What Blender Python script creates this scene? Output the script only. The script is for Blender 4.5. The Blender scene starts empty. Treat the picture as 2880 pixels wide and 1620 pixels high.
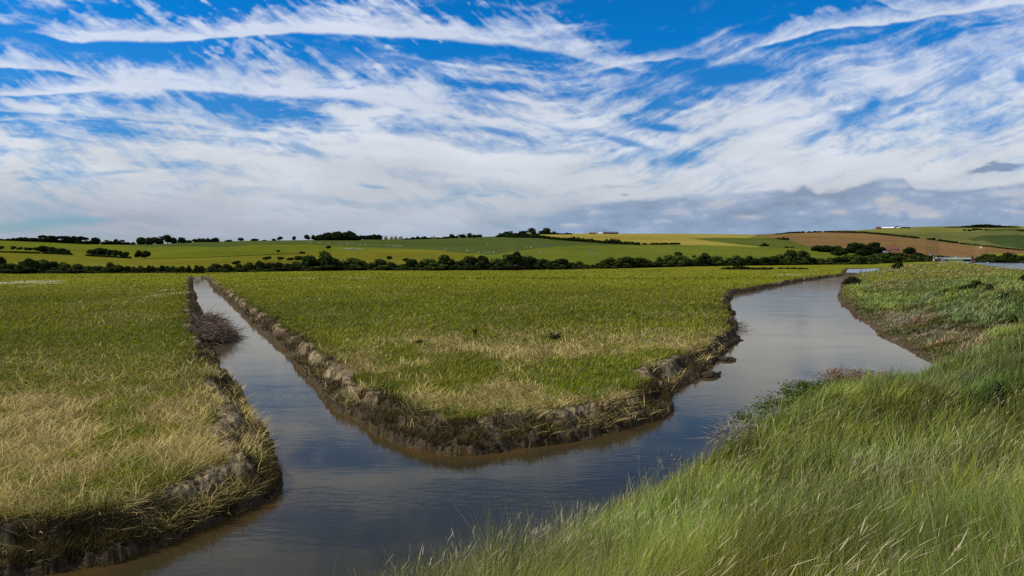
QG = 1.0
import bpy, math, random
import numpy as np
from mathutils import Vector, Matrix
rng = np.random.default_rng(7)
random.seed(7)
scn = bpy.context.scene
col = scn.collection
# ---------------------------------------------------------------- camera model (24 mm on a 36 mm sensor)
H = 4.6                      # eye height above the ditch water (world z = 0)
PIT = math.atan(88.0/1920.0) # camera pitched slightly down
F = 1920.0
CP, SP = math.cos(PIT), math.sin(PIT)
def ray(px, py):
    u = (px-1440.0)/F; v = (810.0-py)/F
    dy = CP + v*SP; dz = -SP + v*CP
    return u/dy, dz/dy        # X/Y, (z-H)/Y
def at(px, py, z=0.0):
    t, e = ray(px, py); Y = (z-H)/e
    return (t*Y, Y)
def atY(px, py, Y):
    t, e = ray(px, py)
    return (t*Y, Y, H+e*Y)
# ---------------------------------------------------------------- noise
_TB = np.random.default_rng(3).random(1024*1024).astype(np.float32)
def vn(x, y, s=0):
    x = np.asarray(x, float); y = np.asarray(y, float)
    ix = np.floor(x); iy = np.floor(y)
    fx = (x-ix).astype(np.float32); fy = (y-iy).astype(np.float32)
    fx = fx*fx*fx*(fx*(fx*6-15)+10); fy = fy*fy*fy*(fy*(fy*6-15)+10)
    ix = ix.astype(np.int32)+s*37; iy = iy.astype(np.int32)+s*91
    i0 = ix & 1023; i1 = (ix+1) & 1023; j0 = (iy & 1023) << 10; j1 = ((iy+1) & 1023) << 10
    a = _TB[j0+i0]; b = _TB[j0+i1]; c = _TB[j1+i0]; d = _TB[j1+i1]
    r = a+(b-a)*fx; t = c+(d-c)*fx
    return r+(t-r)*fy
def fbm(x, y, o=4, s=0, g=0.5):
    x = np.asarray(x, float); y = np.asarray(y, float)
    r = 0; a = 1; n = 0
    for i in range(o):
        r = r + a*vn(x*2.0**i + 17.3*i, y*2.0**i + 9.1*i, s+i*31); n += a; a *= g
    return r/n                 # 0..1, mean .5
def sst(a, b, x):
    t = np.clip((x-a)/(b-a), 0, 1); return t*t*(3-2*t)
def mixc(a, b, t):
    return a + (b-a)*t[..., None]
def L(r, g, b):                # sRGB 0..255 to linear
    return np.array([((c/255.0)/12.92 if c/255.0 <= .04045 else ((c/255.0+.055)/1.055)**2.4) for c in (r, g, b)])
# ---------------------------------------------------------------- object helpers
def mk(name, me, parent=None, kind=None, label=None, cat=None, group=None, mat=None):
    o = bpy.data.objects.new(name, me); col.objects.link(o)
    if parent is not None: o.parent = parent
    if kind: o['kind'] = kind
    if label: o['label'] = label
    if cat: o['category'] = cat
    if group: o['group'] = group
    if mat is not None and me is not None:
        me.materials.clear(); me.materials.append(mat)
    return o
def npmesh(name, V, loops, starts, totals, C=None, smooth=False):
    me = bpy.data.meshes.new(name)
    V = np.ascontiguousarray(V, np.float32)
    me.vertices.add(len(V)); me.vertices.foreach_set('co', V.ravel())
    me.loops.add(len(loops)); me.loops.foreach_set('vertex_index', np.ascontiguousarray(loops, np.int32))
    me.polygons.add(len(starts))
    me.polygons.foreach_set('loop_start', np.ascontiguousarray(starts, np.int32))
    me.polygons.foreach_set('loop_total', np.ascontiguousarray(totals, np.int32))
    if smooth: me.polygons.foreach_set('use_smooth', np.ones(len(starts), bool))
    me.update(calc_edges=True)
    if C is not None:
        a = me.color_attributes.new('col', 'FLOAT_COLOR', 'POINT')
        CC = np.ones((len(V), 4), np.float32); CC[:, :C.shape[1]] = C
        a.data.foreach_set('color', CC.ravel())
    return me
def quads(name, V, Q, C=None, smooth=False):
    Q = np.asarray(Q, np.int32)
    n = len(Q)
    return npmesh(name, V, Q.ravel(), np.arange(n)*4, np.full(n, 4), C, smooth)
class MB:                      # small mesh builder
    def __init__(s): s.v = []; s.f = []; s.c = []
    def add(s, vs, fs, c=(1, 1, 1)):
        b = len(s.v); s.v += [tuple(v) for v in vs]; s.f += [tuple(b+i for i in f) for f in fs]; s.c += [c]*len(vs)
    def box(s, x0, x1, y0, y1, z0, z1, c=(1, 1, 1)):
        s.add([(x0,y0,z0),(x1,y0,z0),(x1,y1,z0),(x0,y1,z0),(x0,y0,z1),(x1,y0,z1),(x1,y1,z1),(x0,y1,z1)],
              [(0,3,2,1),(4,5,6,7),(0,1,5,4),(1,2,6,5),(2,3,7,6),(3,0,4,7)], c)
    def tube(s, pts, rad, n=5, c=(1, 1, 1)):
        pts = [Vector(p) for p in pts]; vs = []; fs = []
        for i, p in enumerate(pts):
            d = (pts[min(i+1, len(pts)-1)]-pts[max(i-1, 0)]).normalized()
            a = d.orthogonal().normalized(); b = d.cross(a)
            r = rad[i] if isinstance(rad, (list, tuple)) else rad
            for k in range(n):
                t = 2*math.pi*k/n; vs.append(p + a*math.cos(t)*r + b*math.sin(t)*r)
        for i in range(len(pts)-1):
            for k in range(n):
                fs.append((i*n+k, i*n+(k+1) % n, (i+1)*n+(k+1) % n, (i+1)*n+k))
        fs.append(tuple(range(n))[::-1]); fs.append(tuple((len(pts)-1)*n+k for k in range(n)))
        s.add(vs, fs, c)
    def mesh(s, name, smooth=False):
        me = bpy.data.meshes.new(name); me.from_pydata(s.v, [], s.f)
        a = me.color_attributes.new('col', 'FLOAT_COLOR', 'POINT')
        a.data.foreach_set('color', np.array([list(c)+[1] for c in s.c], np.float32).ravel())
        if smooth: me.polygons.foreach_set('use_smooth', np.ones(len(me.polygons), bool))
        me.update(); return me
# ---------------------------------------------------------------- materials
def mat_new(name):
    m = bpy.data.materials.new(name); m.use_nodes = True
    nt = m.node_tree; nt.nodes.clear()
    return m, nt, nt.nodes, nt.links
def mat_attr(name, rough=.9, spec=.1, noise=None, transl=0.0, bump=0.0, gain=1.0, fine=None):
    """vertex colour 'col' broken up with procedural noise"""
    m, nt, N, K = mat_new(name)
    out = N.new('ShaderNodeOutputMaterial')
    at_ = N.new('ShaderNodeAttribute'); at_.attribute_name = 'col'
    c = at_.outputs['Color']
    if gain != 1.0:
        g_ = N.new('ShaderNodeVectorMath'); g_.operation = 'SCALE'; g_.inputs['Scale'].default_value = gain
        K.new(c, g_.inputs[0]); c = g_.outputs[0]
    bp = None
    if noise:
        tc = N.new('ShaderNodeTexCoord'); nz = N.new('ShaderNodeTexNoise')
        nz.inputs['Scale'].default_value = noise[0]; nz.inputs['Detail'].default_value = 6
        K.new(tc.outputs['Object'], nz.inputs['Vector'])
        mr = N.new('ShaderNodeMapRange'); mr.inputs['From Min'].default_value = .25; mr.inputs['From Max'].default_value = .75
        mr.inputs['To Min'].default_value = noise[1]; mr.inputs['To Max'].default_value = noise[2]
        K.new(nz.outputs['Fac'], mr.inputs['Value'])
        mx = N.new('ShaderNodeVectorMath'); mx.operation = 'SCALE'
        K.new(c, mx.inputs[0]); K.new(mr.outputs[0], mx.inputs['Scale']); c = mx.outputs[0]
        if bump:
            bp = N.new('ShaderNodeBump'); bp.inputs['Strength'].default_value = bump; bp.inputs['Distance'].default_value = .1
            K.new(nz.outputs['Fac'], bp.inputs['Height'])
    if fine:
        n2 = N.new('ShaderNodeTexNoise'); n2.inputs['Scale'].default_value = fine[0]; n2.inputs['Detail'].default_value = 8; n2.inputs['Roughness'].default_value = .65
        K.new(tc.outputs['Object'], n2.inputs['Vector'])
        m2 = N.new('ShaderNodeMapRange'); m2.inputs['From Min'].default_value = .3; m2.inputs['From Max'].default_value = .7
        m2.inputs['To Min'].default_value = fine[1]; m2.inputs['To Max'].default_value = fine[2]; K.new(n2.outputs['Fac'], m2.inputs['Value'])
        x2 = N.new('ShaderNodeVectorMath'); x2.operation = 'SCALE'; K.new(c, x2.inputs[0]); K.new(m2.outputs[0], x2.inputs['Scale']); c = x2.outputs[0]
        b3 = N.new('ShaderNodeBump'); b3.inputs['Strength'].default_value = fine[3]; b3.inputs['Distance'].default_value = .05
        K.new(n2.outputs['Fac'], b3.inputs['Height'])
        if bp: K.new(bp.outputs[0], b3.inputs['Normal'])
        bp = b3
    b = N.new('ShaderNodeBsdfPrincipled'); b.inputs['Roughness'].default_value = rough
    b.inputs['Specular IOR Level'].default_value = spec
    K.new(c, b.inputs['Base Color'])
    if bp: K.new(bp.outputs[0], b.inputs['Normal'])
    if transl > 0:
        tr = N.new('ShaderNodeBsdfTranslucent'); K.new(c, tr.inputs['Color'])
        ms = N.new('ShaderNodeMixShader'); ms.inputs[0].default_value = transl
        K.new(b.outputs[0], ms.inputs[1]); K.new(tr.outputs[0], ms.inputs[2]); K.new(ms.outputs[0], out.inputs[0])
    else:
        K.new(b.outputs[0], out.inputs[0])
    return m
def mat_plain(name, c, rough=.7, spec=.3, metal=0, nscale=6, lo=.75, hi=1.2):
    m, nt, N, K = mat_new(name)
    out = N.new('ShaderNodeOutputMaterial'); b = N.new('ShaderNodeBsdfPrincipled')
    tc = N.new('ShaderNodeTexCoord'); nz = N.new('ShaderNodeTexNoise'); nz.inputs['Scale'].default_value = nscale
    nz.inputs['Detail'].default_value = 5
    K.new(tc.outputs['Object'], nz.inputs['Vector'])
    mr = N.new('ShaderNodeMapRange'); mr.inputs['From Min'].default_value = .25; mr.inputs['From Max'].default_value = .75
    mr.inputs['To Min'].default_value = lo; mr.inputs['To Max'].default_value = hi
    K.new(nz.outputs['Fac'], mr.inputs['Value'])
    mx = N.new('ShaderNodeVectorMath'); mx.operation = 'SCALE'; mx.inputs[0].default_value = c[:3]
    K.new(mr.outputs[0], mx.inputs['Scale']); K.new(mx.outputs[0], b.inputs['Base Color'])
    b.inputs['Roughness'].default_value = rough; b.inputs['Specular IOR Level'].default_value = spec
    b.inputs['Metallic'].default_value = metal
    K.new(b.outputs[0], out.inputs[0]); return m
# ================================================================= SKY
SUN_AZ = math.radians(-98)    # measured from +Y (view direction), negative = left
SUN_EL = math.radians(44)
def interp(xs, pts):
    p = sorted(pts); return np.interp(xs, [a[0] for a in p], [a[1] for a in p])
GRID = """
4 4 1 0 0 0 0 1 1 2 1 0 0 0 0 0 0 0 0 0 1 3 4 5 6
5 3 1 0 0 1 1 1 3 3 3 2 2 1 0 0 0 0 1 0 1 2 4 5 7
2 1 0 0 0 0 1 1 2 2 3 3 5 4 2 0 1 2 2 2 2 3 4 6 7
1 1 1 0 0 0 0 0 1 2 1 0 3 5 5 3 1 3 3 2 3 5 6 7 7
0 0 1 4 5 4 6 5 5 5 4 4 3 3 5 3 1 0 1 3 6 7 7 6 6
0 1 3 5 6 6 5 5 4 6 7 6 5 4 4 2 3 4 5 5 7 7 6 5 5
4 4 3 2 2 2 2 4 6 7 7 7 7 6 5 4 5 6 8 7 5 5 6 6 5
6 6 7 7 7 7 7 7 8 8 8 7 7 8 7 4 5 8 9 8 6 4 6 7 6
7 8 8 8 8 8 8 7 8 9 9 9 8 7 7 6 6 8 9 8 5 6 7 8 7
8 8 8 8 8 8 8 8 9 9 9 9 9 9 8 7 6 9 9 8 8 8 8 8 8
8 7 7 8 9 9 9 9 9 9 9 9 9 9 9 8 9 9 9 9 9 9 9 9 9
8 8 9 9 9 9 9 9 9 8 9 8 9 9 9 9 9 9 9 9 9 9 9 9 9
8 8 8 9 9 9 9 9 9 9 9 9 9 9 9 9 9 9 9 9 9 9 9 9 9
5 5 6 8 9 9 9 9 9 9 9 9 9 9 9 9 9 9 9 9 9 9 9 9 9
8 8 8 9 9 9 9 9 9 9 9 9 9 9 9 9 9 9 9 9 9 9 9 9 9
"""
def grid_sample(G, gx, gy):
    h, w = G.shape
    gx = np.clip(gx, 0, w-1.001); gy = np.clip(gy, 0, h-1.001)
    ix = gx.astype(int); iy = gy.astype(int)
    fx = gx-ix; fy = gy-iy; fx = fx*fx*(3-2*fx); fy = fy*fy*(3-2*fy)
    return (G[iy, ix]*(1-fx)+G[iy, ix+1]*fx)*(1-fy) + (G[iy+1, ix]*(1-fx)+G[iy+1, ix+1]*fx)*fy
def paint_sky(px, py):
    """cirrus cover (0..1) and cloud colour, by direction; px,py are tangent-plane coordinates of the direction"""
    G = np.array([[float(v) for v in r.split()] for r in GRID.strip().split('\n')])
    # streamlines: falling to the right on the left side, rising on the right
    S = 0.13*np.clip(px, -1500, 1500) + np.where(px > 1500, -0.32*(px-1500)*sst(1500, 2100, px), 0)
    w1 = fbm(px/260, py/120, 4, 5)-.5; w2 = fbm(px/230+9, py/110+4, 4, 11)-.5
    wx = px + 130*w1; wy = py + 60*w2
    q = wy - S
    streak = fbm(wx/330, q/26, 5, 21, .55)-.5
    fine = fbm((px+60*w2)/90, (q + 40*w1)/13, 5, 41, .6)-.5
    # feathery wisps running up to the left
    d = px*.82 + py*.57; e_ = -px*.57 + py*.82
    wisp = fbm(d/150+2*w1, (e_+30*w1)/22, 5, 61, .6)-.5
    rt = sst(1450, 1750, px)
    wisp = wisp*(1-.75*rt); streak = streak*(1-.25*rt)
    mott = fbm((px+80*w1)/170+31, (py+60*w2-.25*S)/52+7, 5, 303, .56)-.5
    puff = fbm((px+50*w1)/46, (py+40*w2)/30, 5, 81, .55)-.5
    tiny = fbm((px+30*w1)/15, (q+20*w2)/6, 4, 321, .6)-.5
    top = .94*grid_sample(G, (px + 60*w1 + 20*streak)/120.0, (py + 45*w2 + 25*streak)/50.0)/9.0
    top = np.where(py < 0, top + (.68+1.0*(fbm(px/700, py/200, 3, 3)-.5)-top)*sst(0, -160, py), top)
    amp = 1 - .3*sst(380, 600, py)
    c = top + amp*(1.05*streak + .62*wisp + .45*fine + .35*puff + .9*mott + .34*tiny)*(.55 + .45*np.sin(np.pi*np.clip(top, 0, 1)))
    cov = sst(.10, 1.10, c + .16*mott*sst(200, 420, py))
    cov = np.where(py > 380, np.maximum(cov, .66*sst(400, 600, py)*(1+.8*mott+.5*streak)), cov)
    def hole(cx, cy, rx, ry, deg, k=1.0):
        nonlocal cov
        a = math.radians(deg); dx = px-cx + 28*w1; dy = py-cy + 26*w2
        u = (dx*math.cos(a)+dy*math.sin(a))/rx; v = (-dx*math.sin(a)+dy*math.cos(a))/ry
        m = np.exp(-((u*u+v*v)**1.3)*(.8+1.8*(fine+streak+.5)))
        cov = cov*(1-k*np.clip(m*1.25, 0, 1))
    for h in ((870,425,75,17,25,.6),(1390,372,90,12,12,.8),(1885,300,55,13,5,.9),(1862,360,80,15,6,1),(1760,398,85,12,14,.8),
              (1835,455,20,14,0,.6),(1908,446,22,11,0,.85),(2040,218,150,26,-6,1),(2455,292,40,18,-30,1),(2375,345,50,13,-42,.7),
              (2300,385,52,12,-32,.7),(1375,280,62,16,22,.55),(330,484,90,7,-6,.5),(110,503,90,6,-6,.4),(1050,525,45,5,5,.5),
              (1355,555,35,6,0,.4),(120,628,230,17,-4,.75),(1740,205,60,10,5,.8),(2720,220,60,22,-20,.6),(60,320,110,14,2,.8),
              (2870,215,30,30,0,.8),(1470,150,120,10,8,.8),(1070,165,220,22,12,.8),(560,150,260,26,-3,1),(1250,330,50,8,15,.4),
              (60,382,60,5,0,.6),(60,345,60,5,0,.6),(120,205,110,26,6,1),(480,285,300,12,1,.9),(2540,190,60,24,-10,.5)):
        hole(*h)
    def band(low, up, dens, pw=1.0, seed=0):
        """contrail-like band: crisp lower edge, feathered upper side"""
        nonlocal cov
        yl = interp(px, low) + 10*(fbm(px/60, py/400, 3, 200+seed)-.5); yu = interp(px, up)
        x0 = min(a[0] for a in low); x1 = max(a[0] for a in low)
        tt = (yl-py)/np.maximum(yl-yu, 4)
        f = sst(-.05, .12, tt) * np.clip(1 - (tt*(.75 - 1.5*wisp - .9*puff)), 0, 1)**pw
        f = f*sst(x0-40, x0+90, px)*(1-sst(x1-120, x1+40, px))
        f = np.clip(f*dens*(1+.9*streak+.5*fine+.5*tiny), 0, .97)
        cov = 1-(1-cov)*(1-f)
    band([(90,92),(200,119),(420,119),(560,112),(700,100),(800,94),(950,97),(1080,106),(1200,108),(1330,118)],
         [(90,80),(200,62),(420,52),(560,62),(690,66),(715,40),(830,20),(950,15),(1080,20),(1200,42),(1330,60)], 1.25, 1.0, 1)
    band([(1180,105),(1330,125),(1450,130),(1560,150),(1700,185),(1830,205)],
         [(1180,60),(1330,60),(1450,40),(1560,70),(1700,140),(1830,190)], .75, .8, 2)
    band([(-200,280),(0,272),(200,265),(370,255),(520,256),(700,270),(850,276),(1000,282),(1300,330)],
         [(-200,240),(0,242),(200,212),(330,196),(440,190),(600,186),(720,190),(850,190),(1000,200),(1300,260)], 1.1, 1.0, 3)
    band([(-200,190),(0,190),(170,202),(260,226),(330,250)], [(-200,160),(0,158),(90,150),(170,170),(260,192),(330,215)], 1.0, 1.0, 4)
    band([(-300,312),(0,312),(200,322),(420,338),(700,372)], [(-300,292),(0,290),(200,282),(420,290),(700,320)], .8, 1, 5)
    band([(-300,350),(0,340),(300,337)], [(-300,330),(0,325),(300,318)], .7, 1, 8)
    band([(1650,205),(1760,182),(1900,164),(1960,166)], [(1650,180),(1760,160),(1900,140),(1960,140)], .85, 1, 6)
    band([(2100,140),(2240,108),(2330,80),(2500,72),(2600,52),(2750,30),(2980,-10)],
         [(2100,118),(2240,58),(2330,45),(2500,25),(2600,8),(2750,-15),(2980,-60)], 1.2, 1, 7)
    band([(2440,-10),(2520,25),(2640,40)], [(2440,-40),(2520,-5),(2640,0)], .9, .8, 9)
    # cumulus-like tufts on the second band
    for cx, cy, r in ((340,215,28),(400,208,30),(460,212,40),(560,215,36),(640,212,38),(250,238,24),(820,228,46),(700,228,26)):
        m = np.exp(-(((px-cx+26*w1)/r)**2+((py-cy+18*w2)/(r*.62))**2)**1.5)
        cov = 1-(1-cov)*(1-.72*m*(1+1.1*puff))
    cov = np.clip(cov, 0, .96)*(1-.10*(1-sst(200, 420, py)))
    cov = cov*(1-.10*sst(.1, .5, cov)*(1-sst(300, 480, py))*(.5-mott*1.5-fine))
    # cloud colour
    white = np.array([L(222,229,241), L(221,227,237), L(216,221,228), L(202,207,215), L(178,187,201), L(156,174,196)])
    ys = [0, 250, 420, 540, 640, 720]
    cc = np.stack([np.interp(py, ys, white[:, k]) for k in range(3)], -1)
    left = (1-sst(300, 1100, px))*sst(500, 620, py)
    cc = mixc(cc, np.broadcast_to(L(172,174,190), cc.shape), .6*left)
    cc = cc*(1 + .16*(fbm(wx/200, wy/60, 4, 91)-.5)*2*.8 + .10*streak)[..., None]
    # low grey cloud bank
    edge = interp(px, [(1300,612),(1500,592),(1640,572),(1790,556),(1960,550),(2020,562),(2050,545),(2230,532),(2260,518),
                       (2300,534),(2360,530),(2410,520),(2440,510),(2480,505),(2540,503),(2552,514),(2580,530),(2700,532),
                       (2760,526),(2830,520),(2900,508),(3500,480)])
    n3 = fbm(px/70, py/26, 5, 131, .58)-.5; n4 = fbm(px/150, py/42, 5, 151, .6)-.5
    bank = .94*sst(-5, 11, py-edge+26*n3+8*n4)*sst(1450, 1800, px+300*n4) + .75*sst(0, 40, py-edge+40*n4)*sst(1050, 1700, px)
    bank = np.clip(bank, 0, 1)*(1-.35*sst(.0, .25, n4+.5*n3)*(1-sst(10, 50, py-edge)))
    def dark(cx, cy, rx, ry, k):
        nonlocal bank
        m = np.exp(-(((px-cx)/rx)**2+((py-cy+.10*(px-cx)+30*n3)/ry)**2)**2)
        bank = np.maximum(bank, k*np.clip(m*1.6, 0, 1))
    dark(2800, 472, 75, 12, .95); dark(1735, 527, 40, 4, .35); dark(1755, 549, 14, 3, .6); dark(1660, 530, 14, 3, .2)
    slate = np.stack([np.interp(py, [480, 560, 640, 720], [L(*v)[k] for v in ((134,151,180),(148,165,191),(142,163,192),(150,171,199))]) for k in range(3)], -1)
    slate = slate*(1+.42*n4+.42*n3)[..., None]
    pf = sst(.06, .22, n3*.7+n4*.75-.02)*sst(4, 30, py-edge)*(1-sst(600, 680, py)*.7)
    slate = mixc(slate, np.broadcast_to(L(190,190,198), slate.shape), .6*pf)
    for cx, cy, rx, ry in ((2015,575,34,13),(2490,570,30,14),(2360,597,26,8),(2510,558,22,9),(2625,608,30,7),(2105,610,40,7),(1610,635,30,6)):
        m = np.exp(-(((px-cx+20*n4)/rx)**2+((py-cy+14*n3)/ry)**2)**1.2)
        slate = mixc(slate, np.broadcast_to(L(208,200,198), slate.shape), .55*m)
    bank = bank*np.where(py > 440, 1, 0)
    cc = mixc(cc, slate, bank)
    cov = np.maximum(cov, .97*bank)
    return cov, cc
AZW, ELH = 60.0, 45.0
IW, IH = 2200, 800
az = np.radians((np.arange(IW)+.5)/IW*2*AZW-AZW)
# finer rows near the horizon: el = 45 * v^1.5
vv = (np.arange(IH)+.5)/IH
el = np.radians(ELH*vv**1.5)
AZ, EL = np.meshgrid(az, el)
tX = np.tan(AZ); eZ = np.tan(EL)/np.cos(AZ)
# project through the camera model to reuse the traced coordinates
D = CP - eZ*SP
PX = 1440+F*tX/D; PY = 810-F*(SP+eZ*CP)/D
cov, cc = paint_sky(PX, PY)
img = bpy.data.images.new('cirrus', IW, IH, alpha=True, float_buffer=True)
img.colorspace_settings.name = 'Non-Color'
buf = np.empty((IH, IW, 4), np.float32); buf[..., :3] = cc; buf[..., 3] = cov
buf[..., :3] *= cov[..., None]          # premultiplied
img.pixels.foreach_set(buf.ravel()); img.update(); img.alpha_mode = 'CHANNEL_PACKED'
img.pack()
w = bpy.data.worlds.new('World'); scn.world = w; w.use_nodes = True
N = w.node_tree.nodes; K = w.node_tree.links; N.clear()
def M(op, a, b=None):
    n = N.new('ShaderNodeMath'); n.operation = op
    for i, v in enumerate((a, b)):
        if v is None: continue
        if isinstance(v, (int, float)): n.inputs[i].default_value = v
        else: K.new(v, n.inputs[i])
    return n.outputs[0]
tc = N.new('ShaderNodeTexCoord'); sp = N.new('ShaderNodeSeparateXYZ'); K.new(tc.outputs['Generated'], sp.inputs[0])
x_, y_, z_ = sp.outputs
azn = M('ARCTAN2', x_, y_)
eln = M('MAXIMUM', M('ARCSINE', z_), 0.0001)
U = M('ADD', M('DIVIDE', azn, math.radians(2*AZW)), .5)
Vv = M('POWER', M('DIVIDE', eln, math.radians(ELH)), 1/1.5)
Vm = M('PINGPONG', Vv, 1.0); Um = M('PINGPONG', M('ADD', U, 2.0), 1.0)
cb = N.new('ShaderNodeCombineXYZ'); K.new(Um, cb.inputs[0]); K.new(Vm, cb.inputs[1])
it = N.new('ShaderNodeTexImage'); it.image = img; it.extension = 'EXTEND'; it.interpolation = 'Cubic'
K.new(cb.outputs[0], it.inputs[0])
sky = N.new('ShaderNodeTexSky'); sky.sky_type = 'NISHITA'; sky.sun_disc = False
sky.sun_elevation = SUN_EL; sky.sun_rotation = SUN_AZ
sky.altitude = 0; sky.air_density = 1.0; sky.dust_density = .2; sky.ozone_density = 3.0
tint = N.new('ShaderNodeVectorMath'); tint.operation = 'MULTIPLY'
tmx = N.new('ShaderNodeMix'); tmx.data_type = 'RGBA'; tmr = N.new('ShaderNodeMapRange'); tmr.inputs['From Max'].default_value = math.radians(17); K.new(eln, tmr.inputs[0])
K.new(tmr.outputs[0], tmx.inputs[0]); tmx.inputs[6].default_value = (.42, .55, .72, 1); tmx.inputs[7].default_value = (.02, .70, 1.32, 1); K.new(tmx.outputs[2], tint.inputs[1])
K.new(sky.outputs[0], tint.inputs[0])
b1 = N.new('ShaderNodeBackground'); b1.inputs[1].default_value = .1; K.new(tint.outputs[0], b1.inputs[0])
inv = M('SUBTRACT', 1.0, it.outputs['Alpha'])
sc1 = N.new('ShaderNodeVectorMath'); sc1.operation = 'SCALE'; K.new(tint.outputs[0], sc1.inputs[0]); K.new(inv, sc1.inputs['Scale'])
K.new(sc1.outputs[0], b1.inputs[0])
b2 = N.new('ShaderNodeBackground'); b2.inputs[1].default_value = 1.0; K.new(it.outputs['Color'], b2.inputs[0])
ad = N.new('ShaderNodeAddShader'); K.new(b1.outputs[0], ad.inputs[0]); K.new(b2.outputs[0], ad.inputs[1])
wo = N.new('ShaderNodeOutputWorld'); K.new(ad.outputs[0], wo.inputs[0])
sl = bpy.data.lights.new('sun', 'SUN'); sl.energy = 5.0; sl.angle = math.radians(.53); sl.color = (1, .95, .86)
so = bpy.data.objects.new('sun', sl); col.objects.link(so)
sd_ = Vector((math.sin(SUN_AZ)*math.cos(SUN_EL), math.cos(SUN_AZ)*math.cos(SUN_EL), math.sin(SUN_EL)))
so.rotation_euler = sd_.to_track_quat('Z', 'Y').to_euler(); so.location = (-60, 0, 60)
cam = bpy.data.cameras.new('camera'); co = bpy.data.objects.new('camera', cam); col.objects.link(co)
cam.sensor_width = 36; cam.lens = 24; cam.clip_start = .05; cam.clip_end = 20000
co.location = (0, 0, H); co.rotation_euler = (math.pi/2-PIT, 0, 0)
scn.camera = co
scn.render.resolution_x = 1024; scn.render.resolution_y = 576
scn.view_settings.view_transform = 'Standard'; scn.view_settings.look = 'None'
scn.view_settings.exposure = 0; scn.view_settings.gamma = 1
scn.cycles.use_denoising = False
scn.cycles.max_bounces = 5; scn.cycles.diffuse_bounces = 2; scn.cycles.transmission_bounces = 2; scn.cycles.glossy_bounces = 3
# ================================================================= TERRAIN
LB = [(540,783),(545,811),(559,848),(563,867),(572,905),(581,949),(611,997),(626,1034),(668,1085),(693,1143),(742,1213),
      (790,1289),(818,1363),(816,1389),(764,1419),(719,1430),(640,1465),(559,1500),(447,1542),(261,1604)]
CR = [(578,783),(583,792),(596,806),(607,822),(637,844),(668,876),(709,914),(731,935),(775,964),(827,1027),(887,1098),(943,1152),
      (1007,1190),(1062,1225),(1113,1246),(1177,1271),(1284,1284),(1391,1276),(1498,1254),(1626,1237),(1711,1216),(1839,1182),
      (1892,1156),(1899,1126),(1920,1096),(1968,1067),(1994,1055),(2020,1018),(2047,988),(2069,958),(2080,929),(2069,899),
      (2054,873),(2050,848),(2065,828),(2125,817),(2181,806),(2255,791),(2330,780),(2382,774)]
RB = [(2449,779),(2404,783),(2367,793),(2360,813),(2357,847),(2378,869),(2431,910),(2479,951),(2531,977),(2572,1003),(2650,1030)]
wLB = [at(*p) for p in LB]; wCR = [at(*p) for p in CR]; wRB = [at(*p) for p in RB]
TOE = [(-60,-8),(-30,-2),(-14,1.5),(-5.2,3.4),(-2.3,5.6),(-.85,7.9),(.85,10.7),(3.2,13.2),(5.8,16.6),(9.0,21.0),(12.4,22.2),(15.6,23.4)]
FARL = [(-9,8.9),(-14,8.2),(-30,6.5),(-60,0)]
WATER = wLB + FARL + TOE + wRB[::-1] + wCR[::-1]
POOL = [at(*p) for p in [(2379,768),(2383,757.5),(2440,756),(2498,754.5),(2512,757),(2490,762),(2442,769)]]
DAM = [at(*p) for p in [(2366,781),(2458,784),(2500,768),(2490,762),(2440,762),(2372,763)]]
EMB = TOE + wRB[::-1] + [(130,262),(175,330),(240,420),(330,560),(900,560),(900,-60),(-60,-60)]
def seg_dist(px, py, poly, closed=True):
    n = len(poly); best = np.full(px.shape, 1e9)
    ins = np.zeros(px.shape, bool)
    for i in range(n if closed else n-1):
        x0, y0 = poly[i]; x1, y1 = poly[(i+1) % n]
        dx, dy = x1-x0, y1-y0; l2 = dx*dx+dy*dy+1e-12
        t = np.clip(((px-x0)*dx+(py-y0)*dy)/l2, 0, 1)
        d = (px-x0-t*dx)**2+(py-y0-t*dy)**2
        best = np.minimum(best, d)
        if closed:
            c = (y0 > py) != (y1 > py)
            with np.errstate(divide='ignore', invalid='ignore'):
                xi = x0 + (py-y0)*dx/(dy if abs(dy) > 1e-12 else 1e-12)
            ins ^= c & (px < xi)
    return np.sqrt(best), ins
def in_poly(px, py, poly):
    return seg_dist(px, py, poly)[1]
# embankment control points: (px, py, depth, ground height above water) - height derived from the sight line when None
TP = [(0,0,3.0),(-1.2,1.5,2.55),(2,1.5,3.0),(-3,-4,2.7),(6,-4,3.1),(0,-12,3.0),(20,-12,2.6),(-25,-20,2.9),(30,8,3.0)]
GH = .30   # grass allowance
for px, py, Y in ((2880,1620,3.2),(2880,1300,7.5),(2880,1100,13),(2880,968,20),(2200,1620,4.2),(2200,1300,9),(2200,1150,13.5),
                  (1700,1500,8),(1500,1620,6),(2550,1400,6.5),(2550,1200,11.5),(2560,1075,18.5),(2700,1020,19),(1900,1400,9)):
    x, y, z = atY(px, py, Y); TP.append((x, y, z-GH))
for px, py, Y in ((2880,915,29),(2880,850,38),(2880,800,55),(2700,860,41),(2700,800,58),(2700,757,130),
                  (2500,800,82),(2520,765,118),(2620,740,268),(2545,750,255),(2440,800,103),(2800,775,86),(2640,765,120),(2590,790,88)):
    x, y, z = atY(px, py, Y); TP.append((x, y, max(z-.12, .55)))
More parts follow.
